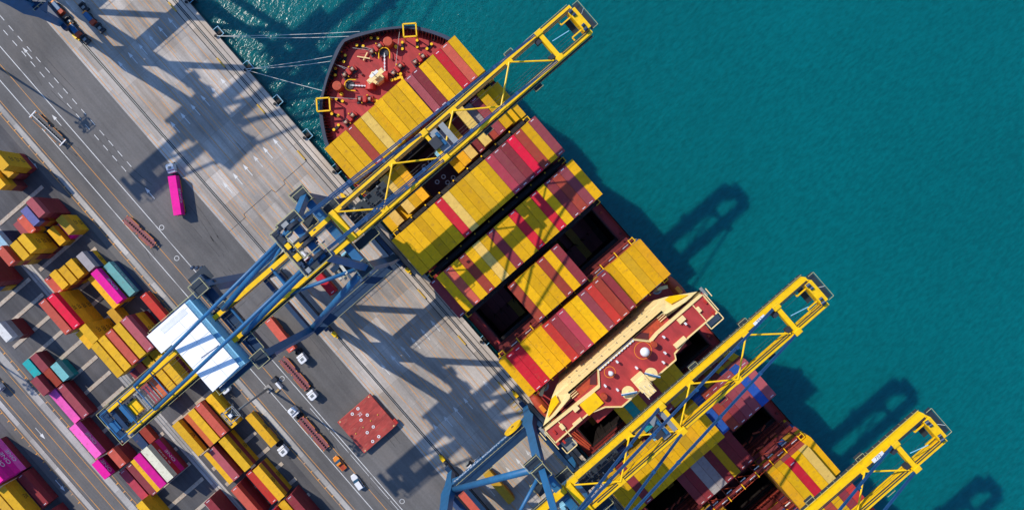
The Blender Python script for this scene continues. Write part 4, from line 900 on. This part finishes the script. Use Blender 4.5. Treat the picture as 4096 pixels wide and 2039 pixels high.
    for s in (-1, 1):
        MB().beam((s * 1.9, 41.2, 61.2), (s * 1.9, 44.4, 61.2), .3, .3).beam((s * 1.9, 41.2, 61.2), (s * 2.9, 41.2, 61.2), .3, .3).build('buffer_frame', Yw, E_)
        MB().tube((s * 2.6, 44.0, 62.6), (s * 2.6, 44.9, 62.9), .42).tube((s * 1.6, 44.2, 62.6), (s * 1.6, 45.0, 62.8), .35).build('sheave_block', M['navy'], E_)
        MB().box(s * 2.3 - .5, s * 2.3 + .5, 33.9, 35.3, 61.0, 62.4).build('rope_support', M['dark'], E_)
    MB().tube((-.6, 46.0, 62.4), (-.9, 46.4, 65.0), .05, n=5).build('aerial', M['white'], E_); MB().beam((-.2, 36.8, 63.2), (.6, 41.0, 64.0), .14, .14).build('wind_vane', M['paleblue'], E_)
    zz = [(-1, -25.4), (1, -16.8), (-1, -8.7), (1, .8), (-1, 9.6), (1, 18.5), (-1, 26.5), (1, 34.4)]
    for p, q in zip(zz, zz[1:]): MB().tube((p[0] * 3.2, p[1], 62.2), (q[0] * 3.2, q[1], 62.2), .2, n=8).build('boom_brace', Yw, E_)
    for p in zz[1:-1]: MB().box(p[0] * 3.5 - .6, p[0] * 3.5 + .6, p[1] - .9, p[1] + .9, 61.9, 62.2).build('brace_gusset', Yw, E_)
    pl = MB().box(-4.12, -3.16, 29.4, 32.6, 62.06, 62.12).build('number_plate', M['white'], E_); text('752', 1.05, M['logo'], 'number', pl, (-3.64, 31.0, 62.13), (0, 1, 0), (0, 0, 1))
    # apex platform
    ap = empty('apex_platform', (0, 0, 0), 0, E_)
    MB().box(-5.6, 5.8, -35.6, -34.0, 80.2, 80.3).box(-6.2, -4.8, -34.0, -28.6, 80.2, 80.3).box(4.4, 5.8, -34.0, -28.8, 80.2, 80.3).build('platform_grating', M['grating'], ap)
    MB().box(-5.0, 5.0, -31.6, -30.0, 78.8, 80.6).build('apex_beam', B, ap, bevel=.08)
    for x in (-3.9, -.1 - .4, 0.6, 3.9): MB().tube((x - .35, -30.8, 81.3), (x + .35, -30.8, 81.3), 1.35, n=24).build('sheave', M['dark'], ap)
    MB().box(-2.0, -.8, -34.8, -33.8, 80.3, 81.5).box(.8, 2.2, -34.9, -33.7, 80.3, 81.6).each('winch_cover', Yw, ap)
    MB().box(-5.5, -4.6, -32.6, -31.2, 80.3, 81.6).box(4.4, 5.4, -34.8, -33.9, 80.3, 81.5).each('cabinet', M['steel'], ap)
    r_ = MB()
    for p, q in (((-5.6, -35.6), (5.8, -35.6)), ((-5.6, -35.6), (-5.6, -33.4)), ((5.8, -35.6), (5.8, -28.8)), ((-6.2, -33.4), (-6.2, -28.6)), ((-6.2, -28.6), (-3.2, -28.6)), ((-6.2, -33.4), (-5.6, -33.4)), ((2.6, -28.8), (5.8, -28.8)), ((2.6, -33.4), (2.6, -28.8)), ((-3.2, -33.4), (-3.2, -28.6)), ((-3.2, -33.4), (2.6, -33.4))):
        r_.beam((*p, 81.4), (*q, 81.4), .11, .11); r_.beam((*p, 80.3), (*p, 81.4), .09, .09); r_.beam((*p, 80.85), (*q, 80.85), .05, .05)
    r_.build('handrail', M['rail'], ap)
    ag = MB()
    for i in range(34):
        x = R.uniform(-5.6, 5.2); y = R.uniform(-35.4, -28.6); z = R.uniform(79.3, 80.6); ag.box(x, x + R.uniform(.25, 1.0), y, y + R.uniform(.25, 1.0), z, z + R.uniform(.2, .8))
    ag.each('apex_gear', M['navy'], ap)
    MB().box(-2.9, 2.9, -25.4, -13.5, 54.0, 54.1).build('hinge_platform', M['grating'], E_)
    wg = MB()
    for i in range(22):
        x = R.uniform(-2.7, 2.4); y = R.uniform(-25, -14); wg.box(x, x + R.uniform(.2, .6), y, y + R.uniform(.2, .6), 56, 56.4)
    wg.each('lamp_fitting', M['steel'], E_)
    # gear between the girders near the boom hinge
    hg = MB()
    for i in range(26):
        x = R.uniform(-2.6, 2.6); y = R.uniform(-25, -14); z = R.uniform(55, 58.5); hg.box(x, x + R.uniform(.3, .9), y, y + R.uniform(.3, 1.2), z, z + R.uniform(.2, .7))
    hg.each('hinge_gear', M['dark'], E_)
    # stair tower and service platforms by the waterside head
    stp = MB()
    for i in range(7): stp.beam((LU - 4.5 - i * .1, -33.2 - (i % 2) * 2.4, 45 + i * 2.4), (LU - 1.2 - i * .1, -33.2 - (i % 2) * 2.4 + .2, 47.2 + i * 2.4), .7, .1)
    for i in range(7): stp.box(LU - 5.4, LU - 4.2, -35.8, -32.6, 44.8 + i * 2.4, 44.9 + i * 2.4)
    stp.build('stairway', M['steel'], E_)
    for (x0, x1, y0, y1, z) in ((-8.5, -4.8, -33.8, -30.6, 58.0), (4.9, 8.8, -34.5, -30.6, 58.0), (-6.5, -4.2, -27.9, -24.2, 59.0), (4.4, 6.6, -27.8, -21.5, 59.0), (-13.6, -11.4, -31.5, -27.6, 60.0)):
        o = MB().box(x0, x1, y0, y1, z - .08, z).build('service_platform', M['grating'], E_); r_ = MB()
        for p, q in (((x0, y0), (x1, y0)), ((x1, y0), (x1, y1)), ((x1, y1), (x0, y1)), ((x0, y1), (x0, y0))): r_.beam((*p, z + 1.1), (*q, z + 1.1), .11, .11); r_.beam((*p, z), (*p, z + 1.1), .09, .09)
        r_.build('handrail', M['rail'], o)
    cbn = empty('operator_cabin', (4.6, -32.5, 46.5), rad(0), E_)
    MB().box(-1.3, 1.3, -1.2, 1.5, 0, 2.6).build('cabin_shell', M['paleblue'], cbn, bevel=.1); MB().box(-.9, .9, -.2, 1.1, 2.6, 2.66).build('cabin_window', M['glass'], cbn); MB().beam((0, 0, 2.6), (0, 0, 11.5), .3, .3).build('hanger', M['steel'], cbn)
    # machinery house
    mh = empty('machinery_house', (0, 0, 0), 0, E_)
    MB().prism([(-9.3, -62.6), (9.2, -62.6), (9.2, -71.6), (-4.6, -71.6), (-4.6, -74.6), (-9.3, -74.6)], 60.2, 65.7).build('wall', M['paleblue'], mh)
    MB().prism([(-9.5, -63.6), (9.0, -63.6), (9.4, -71.8), (-4.5, -71.8), (-4.5, -74.8), (-9.5, -74.8)], 65.75, 66.0).build('roof', M['roofwhite'], mh)
    sm_ = MB()
    for i in range(5): sm_.box(-9.4 + 3.6 * i + .9, -9.4 + 3.6 * i + .98, -71.7, -63.7, 66.0, 66.06)
    sm_.box(-9.4, 9.2, -67.2, -67.12, 66.0, 66.06); sm_.build('roof_seam', M['white'], mh)
    MB().box(-8.9, -7.4, -71.5, -64.5, 66.0, 66.05).build('roof_hatch', M['white'], mh); MB().beam((2.5, -64.0, 66.1), (2.0, -68.8, 66.1), .09, .09).build('safety_line', M['navy'], mh)
    MB().prism([(-9.5, -62.3), (9.4, -62.3), (9.0, -63.6), (-9.5, -63.6)], 65.5, 65.7).build('eaves', M['paleblue'], mh)
    MB().box(9.3, 10.6, -72.5, -61.5, 60.9, 61.0).box(-10.8, -9.5, -75.5, -61.5, 60.9, 61.0).box(-10.8, 10.6, -61.5, -60.6, 60.9, 61.0).build('gallery', M['navy'], mh)
    r_ = MB()
    for p, q in (((10.6, -73), (10.6, -61)), ((-10.8, -75.5), (-10.8, -61)), ((-10.8, -75.9), (-3.8, -75.9)), ((-3.8, -75.9), (-3.8, -72.8)), ((-3.8, -72.8), (10.6, -72.8))): r_.beam((*p, 62.0), (*q, 62.0), .12, .12)
    for p, q in (((-9.3, -60.9), (-5, -60.9)), ((-5, -60.9), (-5, -58.2)), ((-5, -58.2), (9, -58.2)), ((9, -58.2), (9, -60), ), ((9, -60), (12, -60)), ((12, -60), (12, -62.4))): r_.beam((*p, 61.8), (*q, 61.8), .12, .12)
    r_.build('gallery_handrail', M['rail'], mh)
    # left-hand cable chain and lift gear by the landside head
    lgm = MB()
    for i in range(9): lgm.box(-16.5 + i * .7, -16.0 + i * .7, -60.5 + (i % 3) * .8, -59.7 + (i % 3) * .8, 57, 58.2)
    lgm.build('cable_gear', M['navy'], E_)
    MB().box(-14.6, -11.2, -62.4, -57.2, 58.8, 58.9).build('landside_platform', M['grating'], E_)
    # backreach end: rope sheave frame, rear platform
    rf = MB()
    for s in (-1, 1): rf.beam((s * 3.5, -81, 63), (s * 3.5, -96, 63), .2, .25)
    for v in (-81, -85.8, -90.7, -96): rf.beam((-3.6, v, 63), (3.6, v, 63), .22, .25)
    for s in (-1, 1):
        for v in (-81, -85.8, -90.7, -96): rf.beam((s * 3.5, v, 61.5), (s * 3.5, v, 63), .16, .16)
    rf.build('gantry_frame', B, E_)
    MB().box(-3.0, 3.0, -94.6, -93.6, 59.4, 61.6).build('rear_cross_beam', Nv, E_); MB().box(-1.0, 1.6, -96.6, -95.0, 59.6, 61.4).tube((-2.2, -91.6, 61.4), (2.2, -91.6, 61.4), .8).each('rope_tensioner', B, E_)
    rg = MB()
    for i in range(26):
        x = R.uniform(-4.2, 3.4); y = R.uniform(-97, -89); z = R.uniform(59.6, 61.2); rg.box(x, x + R.uniform(.2, .9), y, y + R.uniform(.2, .9), z, z + R.uniform(.2, .6))
    rg.each('sheave_gear', Nv, E_)
    MB().box(-1.6, 1.6, -91.0, -88.6, 59.8, 60.9).build('rope_drum', Yw, E_)
    tr_ = MB()
    for i in range(12): tr_.box(-2.2, 2.2, -92.6 + i * .8, -92.35 + i * .8, 60.2, 60.32)
    tr_.build('ladder_beam', M['steel'], E_)
    MB().box(-4.6, 4.6, -97.8, -96.2, 59.6, 59.7).build('rear_platform', M['navy'], E_)
    r_ = MB()
    for p, q in (((-4.6, -97.8), (4.6, -97.8)), ((-4.6, -97.8), (-4.6, -94)), ((4.6, -97.8), (4.6, -94))): r_.beam((*p, 60.8), (*q, 60.8), .1, .1)
    r_.build('rear_handrail', M['rail'], E_)
    # trolley (moves along the rails)
    t = empty('trolley', (0, 0, 0), 0, E_)
    MB().box(-2.9, 2.6, -2.6, -.6, 62.15, 62.5).box(-2.9, 2.6, .2, 1.6, 62.15, 62.4).build('trolley_frame', M['steel'], t)
    MB().box(-1.4, 1.2, -3.9, -1.6, 62.5, 63.6).build('drive_unit', M['dark'], t, bevel=.06); MB().tube((-1.9, -1.2, 62.9), (-.6, -1.2, 62.9), .4).tube((.3, -1.2, 62.9), (1.6, -1.2, 62.9), .4).each('motor', B, t)
    MB().box(.8, 2.4, -4.6, -2.6, 57.0, 59.6).build('driver_cabin', M['paleblue'], t, bevel=.06)
    t.location = (0, 4.6, 0)
    return E_
crane = make_crane(-22.8, 'blue and yellow quay crane whose whole boom and white machinery roof are in view')
c2 = copy_tree(crane); c2.location.x = 59.3; c2['label'] = 'quay crane whose yellow boom passes behind the ship bridge, yellow cable reel on its frame'
c3 = copy_tree(crane); c3.location.x = 100.4; c3['label'] = 'quay crane showing only its yellow boom and stays at the lower right'
c0 = copy_tree(crane); c0.location.x = -145.9; c0['label'] = 'quay crane at the upper left corner showing only dark blue leg and portal'
for cc in (crane, c0):
    for k_ in kids(cc):
        if k_.name.startswith('number_plate'):
            for q_ in kids(k_): bpy.data.objects.remove(q_)
            bpy.data.objects.remove(k_)
for cc, dv in ((c2, -.5), (c3, -30)):
    for k_ in kids(cc):
        if k_.name.startswith('trolley'): k_.location.y = dv
# ---------------------------------------------------------------- trucks and other vehicles
def wheel(mb_, x, y, r=.5, wd=.3): mb_.tube((x, y - wd / 2, r), (x, y + wd / 2, r), r, n=14)
def trailer_parts(p, paint_='trailer'):
    f = MB()
    for s in (-1, 1):
        f.box(-6.2, 6.2, s * .42 - .09, s * .42 + .09, 1.0, 1.38)
        f.prism([(-6.2, s * .5), (-6.2, s * 1.15), (-5.4, s * 1.3), (-1.4, s * 1.3), (-.9, s * 1.0), (.4, s * 1.0), (.9, s * 1.3), (4.8, s * 1.3), (5.6, s * 1.05), (6.2, s * 1.05), (6.2, s * .5)], 1.22, 1.36)
    for i in range(16): f.box(-6.2 + i * .82, -6.02 + i * .82, -.5, .5, 1.1, 1.34)
    o = f.build('chassis', M[paint_], p)
    ed = MB()
    for s in (-1, 1):
        ed.box(-5.3, -1.5, *sorted((s * 1.31, s * 1.40)), 1.2, 1.5); ed.box(.9, 4.8, *sorted((s * 1.31, s * 1.40)), 1.2, 1.5)
    for x in (-6.15, -.3, 6.0): ed.box(x - .12, x + .12, -1.2, -.9, 1.36, 1.55); ed.box(x - .12, x + .12, .9, 1.2, 1.36, 1.55)
    ed.each('container_guide', M['orange'], o)
    for x in (-5.2, -3.9): 
        for s in (-1, 1): w_ = MB(); wheel(w_, x, s * .95); w_.build('wheel', M['black'], p)
    MB().box(4.2, 4.4, -.9, -.7, .1, 1.1).box(4.2, 4.4, .7, .9, .1, 1.1).each('landing_leg', M['dark'], p)
def cab_parts(p, off=(7.9, 0), ang=0.0):
    c = empty('tractor', (off[0], off[1], 0), ang, p)
    MB().box(-2.6, 1.9, -.45, .45, .55, .95).build('chassis_rail', M['dark'], c); MB().tube((-2.0, 0, .95), (-2.0, 0, 1.12), .5).build('fifth_wheel', M['black'], c)
    cb_ = MB(); cb_.prism([(.1, -1.2), (1.75, -1.2), (2.1, -.9), (2.1, .9), (1.75, 1.2), (.1, 1.2)], .6, 2.95); cb_.build('cab', M['white'], c, bevel=.12)
    MB().box(-.75, -.05, -1.2, 1.2, .9, 2.5).build('engine_cover', M['white'], c, bevel=.08)
    MB().box(1.75, 2.13, -.95, .95, 1.7, 2.6).build('windscreen', M['glass'], c); MB().box(.4, 1.3, -.5, .6, 2.96, 3.03).build('roof_hatch', M['steel'], c, bevel=.02)
    text('52', .8, M['logo'], 'roof_number', c, (.95, 0, 3.04), (0, -1, 0), (0, 0, 1))
    for x in (1.1, -1.7):
        for s in (-1, 1): w_ = MB(); wheel(w_, x, s * .98, .5, .34); w_.build('wheel', M['black'], c)
    MB().box(1.9, 2.2, 1.25, 1.5, 1.6, 2.2).box(1.9, 2.2, -1.5, -1.25, 1.6, 2.2).each('mirror', M['dark'], c)
def truck(nm, u, v, ang, lab, cab=True, trailer=True, group=None, cat='truck', coff=(7.9, 0), cang=0.0):
    e = tag(empty(nm, (u, v, 0), ang), lab, cat, group)
    if trailer: trailer_parts(e, 'dark' if 'pale end frames' in lab else 'trailer')
    if cab: cab_parts(e, coff, cang)
    return e
aA = math.atan2(6.53, -10.33)
truck('terminal_truck', -72.05, -68.96, aA, 'truck with white cab pulling a magenta container across the road', coff=(8.0, .55), cang=.12)
container(-72.05, -68.96, 1.4, 40, 'G', '# container on the turning truck in the middle of the road', 'containers on trucks', rz=aA, flip=True, logo=None)
_m = [o for o in bpy.data.objects if o.get('label') == 'magenta container on the turning truck in the middle of the road'][0]
text('ONE', 2.1, M['mark'], 'company_lettering', _m, (.2, 1.225, 1.3), (-1, 0, 0), (0, 1, 0), 1.05)
t1 = truck('container_trailer', -114.5, -85.9, 0.10 * 1, 'parked empty trailer with pale end frames in the upper left lane', cab=False, group='empty trailers standing on the road', cat='trailer')
pf = MB()
for x in (-6.6, 6.4): pf.beam((x, -1.4, 1.5), (x, 1.4, 1.5), .3, .2)
pf.beam((-6.6, -.25, 1.55), (6.4, -.25, 1.55), .16, .12); pf.build('pale_frame', M['white'], t1)
truck('container_trailer', -71.5, -85.5, 0.10, 'parked empty brown trailer without a cab on the left of the road', cab=False, group='empty trailers standing on the road', cat='trailer')
truck('terminal_truck', -6.3, -77.9, 0.0, 'white cab truck with empty brown trailer nearest the blue crane leg', group='trucks with empty trailers')
truck('terminal_truck', 11.6, -85.7, math.pi, 'white cab truck with empty brown trailer left of the red hatch cover', coff=(8.6, 0), group='trucks with empty trailers')
truck('terminal_truck', -18.2, -72.7, -.04, 'white cab truck carrying a salmon container beneath the crane leg', coff=(9.2, .3)); container(-18.2, -72.7, 1.4, 40, 'S', '# container on a truck beneath the blue crane leg', 'containers on trucks', rz=-.04)
truck('terminal_truck', -23.2, -51.8, math.pi, 'truck carrying a red container on the apron under the crane frame', coff=(8.2, 0)); container(-23.2, -51.8, 1.4, 40, 'C', '# container on a truck under the crane frame', 'containers on trucks')
truck('terminal_truck', 0.1, -96.3, 0.0, 'white cab truck carrying a yellow container beside the yard stacks', coff=(8.6, .2)); container(0.1, -96.3, 1.4, 40, 'Y', '# container on a truck at the yard edge', 'containers on trucks', logo='msc')
truck('terminal_truck', -49.3, -96.4, 0.0, 'truck carrying a red container just above the white machinery roof', coff=(8.6, 0)); container(-49.3, -96.4, 1.4, 40, 'R', '# container on a truck just above the white machinery roof', 'containers on trucks')
truck('terminal_truck', -19.9 + 2.2, -97.0, 0.0, 'pale cab parked in shade under the white machinery roof', trailer=False, coff=(0, 0))
truck('terminal_truck', 61.5, -52.4, math.pi, 'truck in deep shade under the lower blue crane frame', coff=(8.4, 0)); container(60.6, -62.9, .05, 40, 'S', '# container lying by the lower blue crane leg', 'containers by the lower crane')
container(60.0, -66.2, .05, 40, 'N', '# container beside the salmon one at the lower crane', 'containers by the lower crane'); container(61.5, -52.4, 1.4, 40, 'D', '# container on a shaded truck at the lower crane', 'containers on trucks')
truck('terminal_truck', -64.5, -150.4, 0, 'dark truck at the left edge on the second road', trailer=False, coff=(0, 0))
def car(nm, u, v, ang, L, wd, h, m, lab, pickup=False):
    e = tag(empty(nm, (u, v, 0), ang), lab, 'pickup' if pickup else 'car')
    L2 = L / 2; W2 = wd / 2
    bd = MB(); bd.prism([(-L2, -W2 * .9), (-L2 + .2, -W2), (L2 - .9, -W2), (L2 - .15, -W2 * .72), (L2, -W2 * .4), (L2, W2 * .4), (L2 - .15, W2 * .72), (L2 - .9, W2), (-L2 + .2, W2), (-L2, W2 * .9)], .35, h * .56)
    bd.build('body', m, e, bevel=.1)
    x0, x1 = (-.35, 1.15) if pickup else (-L2 + .25, .9)
    cb_ = MB(); n = [(x0 + .1, -W2 * .82), (x1 - .75, -W2 * .82), (x1 - .75, W2 * .82), (x0 + .1, W2 * .82)]; bq = [(x0, -W2 * .95), (x1, -W2 * .95), (x1, W2 * .95), (x0, W2 * .95)]
    cb_.add([(*p, h * .56) for p in bq] + [(*p, h) for p in n], [(3, 2, 1, 0), (4, 5, 6, 7), (0, 1, 5, 4), (1, 2, 6, 5), (2, 3, 7, 6), (3, 0, 4, 7)])
    cb_.build('glasshouse', M['glass'], e); MB().prism(n, h, h + .05).build('roof', m, e, bevel=.02)
    if pickup: MB().box(-L2 + .12, -.45, -W2 * .86, W2 * .86, h * .56, h * .56 + .02).build('load_bed', M['rust'], e)
    for x in (-L2 + .85, L2 - .95):
        for s in (-1, 1): w_ = MB(); wheel(w_, x, s * (W2 - .1), .36, .24); w_.build('wheel', M['black'], e)
    MB().box(L2 - .12, L2 + .02, -W2 * .7, -W2 * .45, .6, .78).box(L2 - .12, L2 + .02, W2 * .45, W2 * .7, .6, .78).each('headlight', M['white'], e)
    MB().box(.75, .9, W2, W2 + .2, h * .56, h * .56 + .18).box(.75, .9, -W2 - .2, -W2, h * .56, h * .56 + .18).each('mirror', M['dark'], e)
    return e
car('pickup_truck', 24.0, -85.86, math.pi - .03, 5.1, 1.9, 1.75, M['orange'], 'small orange pickup with a dark window driving on the road', True)
car('parked_car', 32.0, -85.5, math.pi - .1, 5.3, 2.0, 1.85, M['white'], 'white estate car with dark windscreen at the bottom of the road')
# forklift-like tractors near the upper left crane
def service(u, v, lab, boxcol, ang=0.0, bare=False):
    e = tag(empty('service_vehicle', (u, v, 0), ang), lab, 'work vehicle', 'service vehicles under the upper left crane')
    MB().box(-1.6, 1.6, -.9, .9, .4, 1.2).build('chassis', M['dark'], e, bevel=.08)
    for x in (-1.1, 1.1):
        for s in (-1, 1): w_ = MB(); wheel(w_, x, s * .85, .42, .28); w_.build('wheel', M['black'], e)
    if bare: MB().box(-1.0, .9, -.75, .75, 1.2, 1.35).box(-1.0, -.7, -.75, .75, 1.35, 2.1).build('open_frame', M['dark'], e); MB().box(-.2, .6, -.5, .5, 1.36, 1.45).build('seat', M['steel'], e)
    else:
        MB().box(-1.9, 1.2, -.75, .75, 1.25, 2.3).build('tank', boxcol, e, bevel=.1); MB().box(1.3, 2.7, -.9, .9, .8, 2.4).build('engine_hood', M['rust'], e, bevel=.1); MB().box(-2.5, -1.9, -.7, .7, .9, 2.1).build('counterweight', M['orange'], e, bevel=.08)
for u, v, l, b in ((-132.0, -53.5, 'blue and orange service vehicle nearest the sea under the upper left crane', 0), (-132.1, -59.4, 'blue and orange service vehicle beside the dark leg of the upper left crane', 0),
                   (-127.9, -53.2, 'small dark open tractor just ahead of the seaward blue service vehicle', 1), (-128.3, -59.0, 'small dark open tractor ahead of the blue vehicle by the leg', 1), (-136.1, -52.8, 'small dark open tractor highest up the apron in the shade', 1), (-135.8, -59.1, 'small dark open tractor between crane leg and blue vehicle', 1), (-141.0, -58.9, 'orange tractor at the top edge beside the crane leg', 0)):
    service(u, v, l, M['blue'], 0, bool(b))
e = tag(empty('forklift', (51.4, -55.5, 0), rad(185)), 'small black and white forklift truck beside the lettered crane beam', 'forklift')
MB().box(-1.3, 1.2, -.95, .95, .4, 1.3).build('body', M['dark'], e, bevel=.1); MB().box(-.9, .5, -.8, .8, 2.1, 2.2).box(-.9, -.8, -.8, -.7, 1.3, 2.1).box(.4, .5, .7, .8, 1.3, 2.1).build('roof_guard', M['white'], e); MB().box(1.2, 1.35, -.7, .7, .1, 2.6).build('mast', M['steel'], e); MB().box(1.3, 2.4, -.5, -.35, .1, .2).box(1.3, 2.4, .35, .5, .1, .2).each('fork', M['steel'], e)
for x in (-.9, .8):
    for s in (-1, 1): w_ = MB(); wheel(w_, x, s * .85, .38, .26); w_.build('wheel', M['black'], e)
# hatch cover lying on the road
e = tag(empty('hatch_cover', (20.2, -70.9, 0)), 'big square red steel hatch cover lying on the road with white ring sockets', 'hatch cover')
MB().box(-6.4, 6.4, -6.7, 6.7, 1.0, 2.1).build('panel', M['hatch'], e, bevel=.06)
for x in (-5.6, 0, 5.6):
    for y in (-5.9, 5.9): MB().box(x - .3, x + .3, y - .3, y + .3, 0, 1.0).build('support', M['maroonsteel'], e)
for (x, y) in ((-5.4, 1.0), (-5.3, -1.4), (-2.0, 1.9), (-2.1, -.6), (2.0, .9), (2.1, -1.7), (5.4, .2), (5.3, -2.2)): MB().ring((x, y), .36, .26, 2.11, 2.22, 16).build('ring_socket', M['white'], e)
for a in (-2.2, 2.2): MB().box(a - .04, a + .04, -5.0, 5.0, 2.1, 2.115).build('seam', M['maroonsteel'], e)
for y in (-4.6, -1.6, 1.5, 4.4): MB().sphere((.1, y, 2.12), .25, 8, 6).build('yellow_lug', M['pyellow'], e)
for y in (-5.9, 5.9): MB().box(-6.1, -5.8, y - .2, y + .2, 2.1, 2.16).box(5.8, 6.1, y - .2, y + .2, 2.1, 2.16).each('corner_casting', M['cream'], e)
text('22', 1.3, M['mark'], 'number', e, (-3.6, .3, 2.115), (0, 1, 0), (0, 0, 1)); MB().box(4.5, 6.2, 6.7, 7.5, 1.0, 2.0).build('hinge_box', M['red'], e, bevel=.05)
# high lamp masts
def mast(u, v, lab, base=True):
    e = tag(empty('lamp_mast', (u, v, 0)), lab, 'lamp mast', 'high lamp masts in the terminal')
    MB().tube((0, 0, 0), (0, 0, 32), .42, .20, n=12).build('pole', M['steel'], e, smooth=True)
    fr = MB(); q = 1.75
    for z in (31.4, 32.3):
        for p0, p1 in (((-q, -q), (q, -q)), ((q, -q), (q, q)), ((q, q), (-q, q)), ((-q, q), (-q, -q))): fr.beam((*p0, z), (*p1, z), .18, .2)
    fr.beam((-q, -q, 31.5), (q, q, 31.5), .15, .15); fr.beam((-q, q, 31.5), (q, -q, 31.5), .15, .15); fr.build('head_frame', M['steel'], e); MB().box(-1.2, 1.2, -1.2, 1.2, 31.35, 31.42).build('head_floor', M['grating'], e); MB().box(-.45, .45, -.45, .45, 31.6, 32.5).build('winch_box', M['white'], e)
    for x, y in ((-q, 0), (q, 0), (0, -q), (0, q), (-q, -q), (q, q), (q, -q), (-q, q)): MB().box(x * 1.1 - .32, x * 1.1 + .32, y * 1.1 - .32, y * 1.1 + .32, 31.0, 31.4).build('floodlight', M['dark'], e)
    if base: MB().box(-1.0, 1.0, -1.0, 1.0, 0, .5).build('plinth', M['kerbconc'], e)
mast(-8.3, -87.6, 'tall lamp mast rising from the road edge with a square floodlight frame')
mast(-141.5, -86.0, 'tall lamp mast outside the upper left corner casting its shadow on the road')
mast(-90.0, -152.2, 'tall lamp mast at the left beside the second road')
e = tag(empty('cable_cabinet', (-7.6, -84.6, 0)), 'white and dark equipment cabinets at the foot of the lamp mast', 'cabinet'); MB().box(-2.2, -.8, -.4, 1.4, 0, 1.5).build('cabinet_box', M['dark'], e, bevel=.05); MB().box(-.4, 2.0, .2, .9, 0, 2.0).build('white_cabinet', M['white'], e, bevel=.05); MB().box(1.4, 2.0, -2.2, -.6, 0, .5).build('timber_bar', M['pyellow'], e)
# quay edge: fenders, mooring bollards, painted bars, ropes
def fender(u):
    e = tag(empty('quay_fender', (u, -27, 0)), 'black fender with pale blue frame hanging on the quay wall', 'fender', 'fenders along the quay wall')
    MB().tube((0, 0, -1.8), (0, 1.5, -1.8), .95, n=18).build('rubber_cone', M['black'], e); MB().box(-1.5, 1.5, 1.5, 1.8, -3.6, .1).build('panel', M['dark'], e)
    fr = MB(); fr.beam((-1.5, 1.9, .15), (1.5, 1.9, .15), .16, .16); fr.beam((-1.5, 0, .15), (-1.5, 1.9, .15), .14, .14); fr.beam((1.5, 0, .15), (1.5, 1.9, .15), .14, .14); fr.build('frame', M['paleblue'], e)
    return e
for i in range(15): fender(-145.6 + 14.2 * i if i < 8 else -31.9 + 14.2 * (i - 8))
def qbollard(u):
    e = tag(empty('mooring_bollard', (u, -27.55, 0)), 'squat black mooring bollard on the quay edge', 'bollard', 'mooring bollards on the quay edge')
    MB().tube((0, 0, 0), (0, 0, .55), .34, n=14).build('stem', M['black'], e); MB().tube((0, 0, .55), (0, .0, .8), .52, .42, n=14).build('head', M['black'], e)
for i in range(14): qbollard(-130.6 + 14.1 * i)
for i in range(10):
    o = MB().box(-1.9, 1.9, -.22, .22, 0, .5).build('painted_kerb_bar', M['pyellow'], None, bevel=.05); o.location = (-114.3 + 19.2 * i - (4 if i == 0 else 0), -31.4 - .45, 0.03)
    tag(o, 'worn yellow bar bolted down beside the seaward crane rail', 'stop bar', 'yellow bars beside the seaward rail')
def rope(p, q, sag, lab):
    P = [Vector(p).lerp(Vector(q), i / 14) - Vector((0, 0, sag * 4 * (i / 14) * (1 - i / 14))) for i in range(15)]
    m = MB()
    for a, b in zip(P, P[1:]): m.tube(a, b, .075, n=6, caps=False)
    tag(m.build('mooring_rope', M['rope']), lab, 'rope', 'mooring ropes at the bow')
rope((-102.4, -27.5, .6), (-68.3, 6.9, 17.2), 1.2, 'upper of two pale ropes from the upper quay bollard to the bow tip')
rope((-102.3, -27.5, .6), (-69.1, 3.9, 17.2), 2.0, 'lower of two pale ropes from the upper quay bollard to the bow tip')
rope((-88.6, -27.5, .6), (-68.2, -3.8, 17.2), 1.0, 'upper pale rope from the middle bollard to the port bow')
rope((-88.6, -27.5, .6), (-67.4, -5.2, 17.2), 1.6, 'second pale rope from the middle bollard to the port bow')
rope((-88.4, -27.5, .6), (-62.3, -12.4, 17.2), 1.0, 'lowest pale rope running from the middle bollard to the side of the bow')
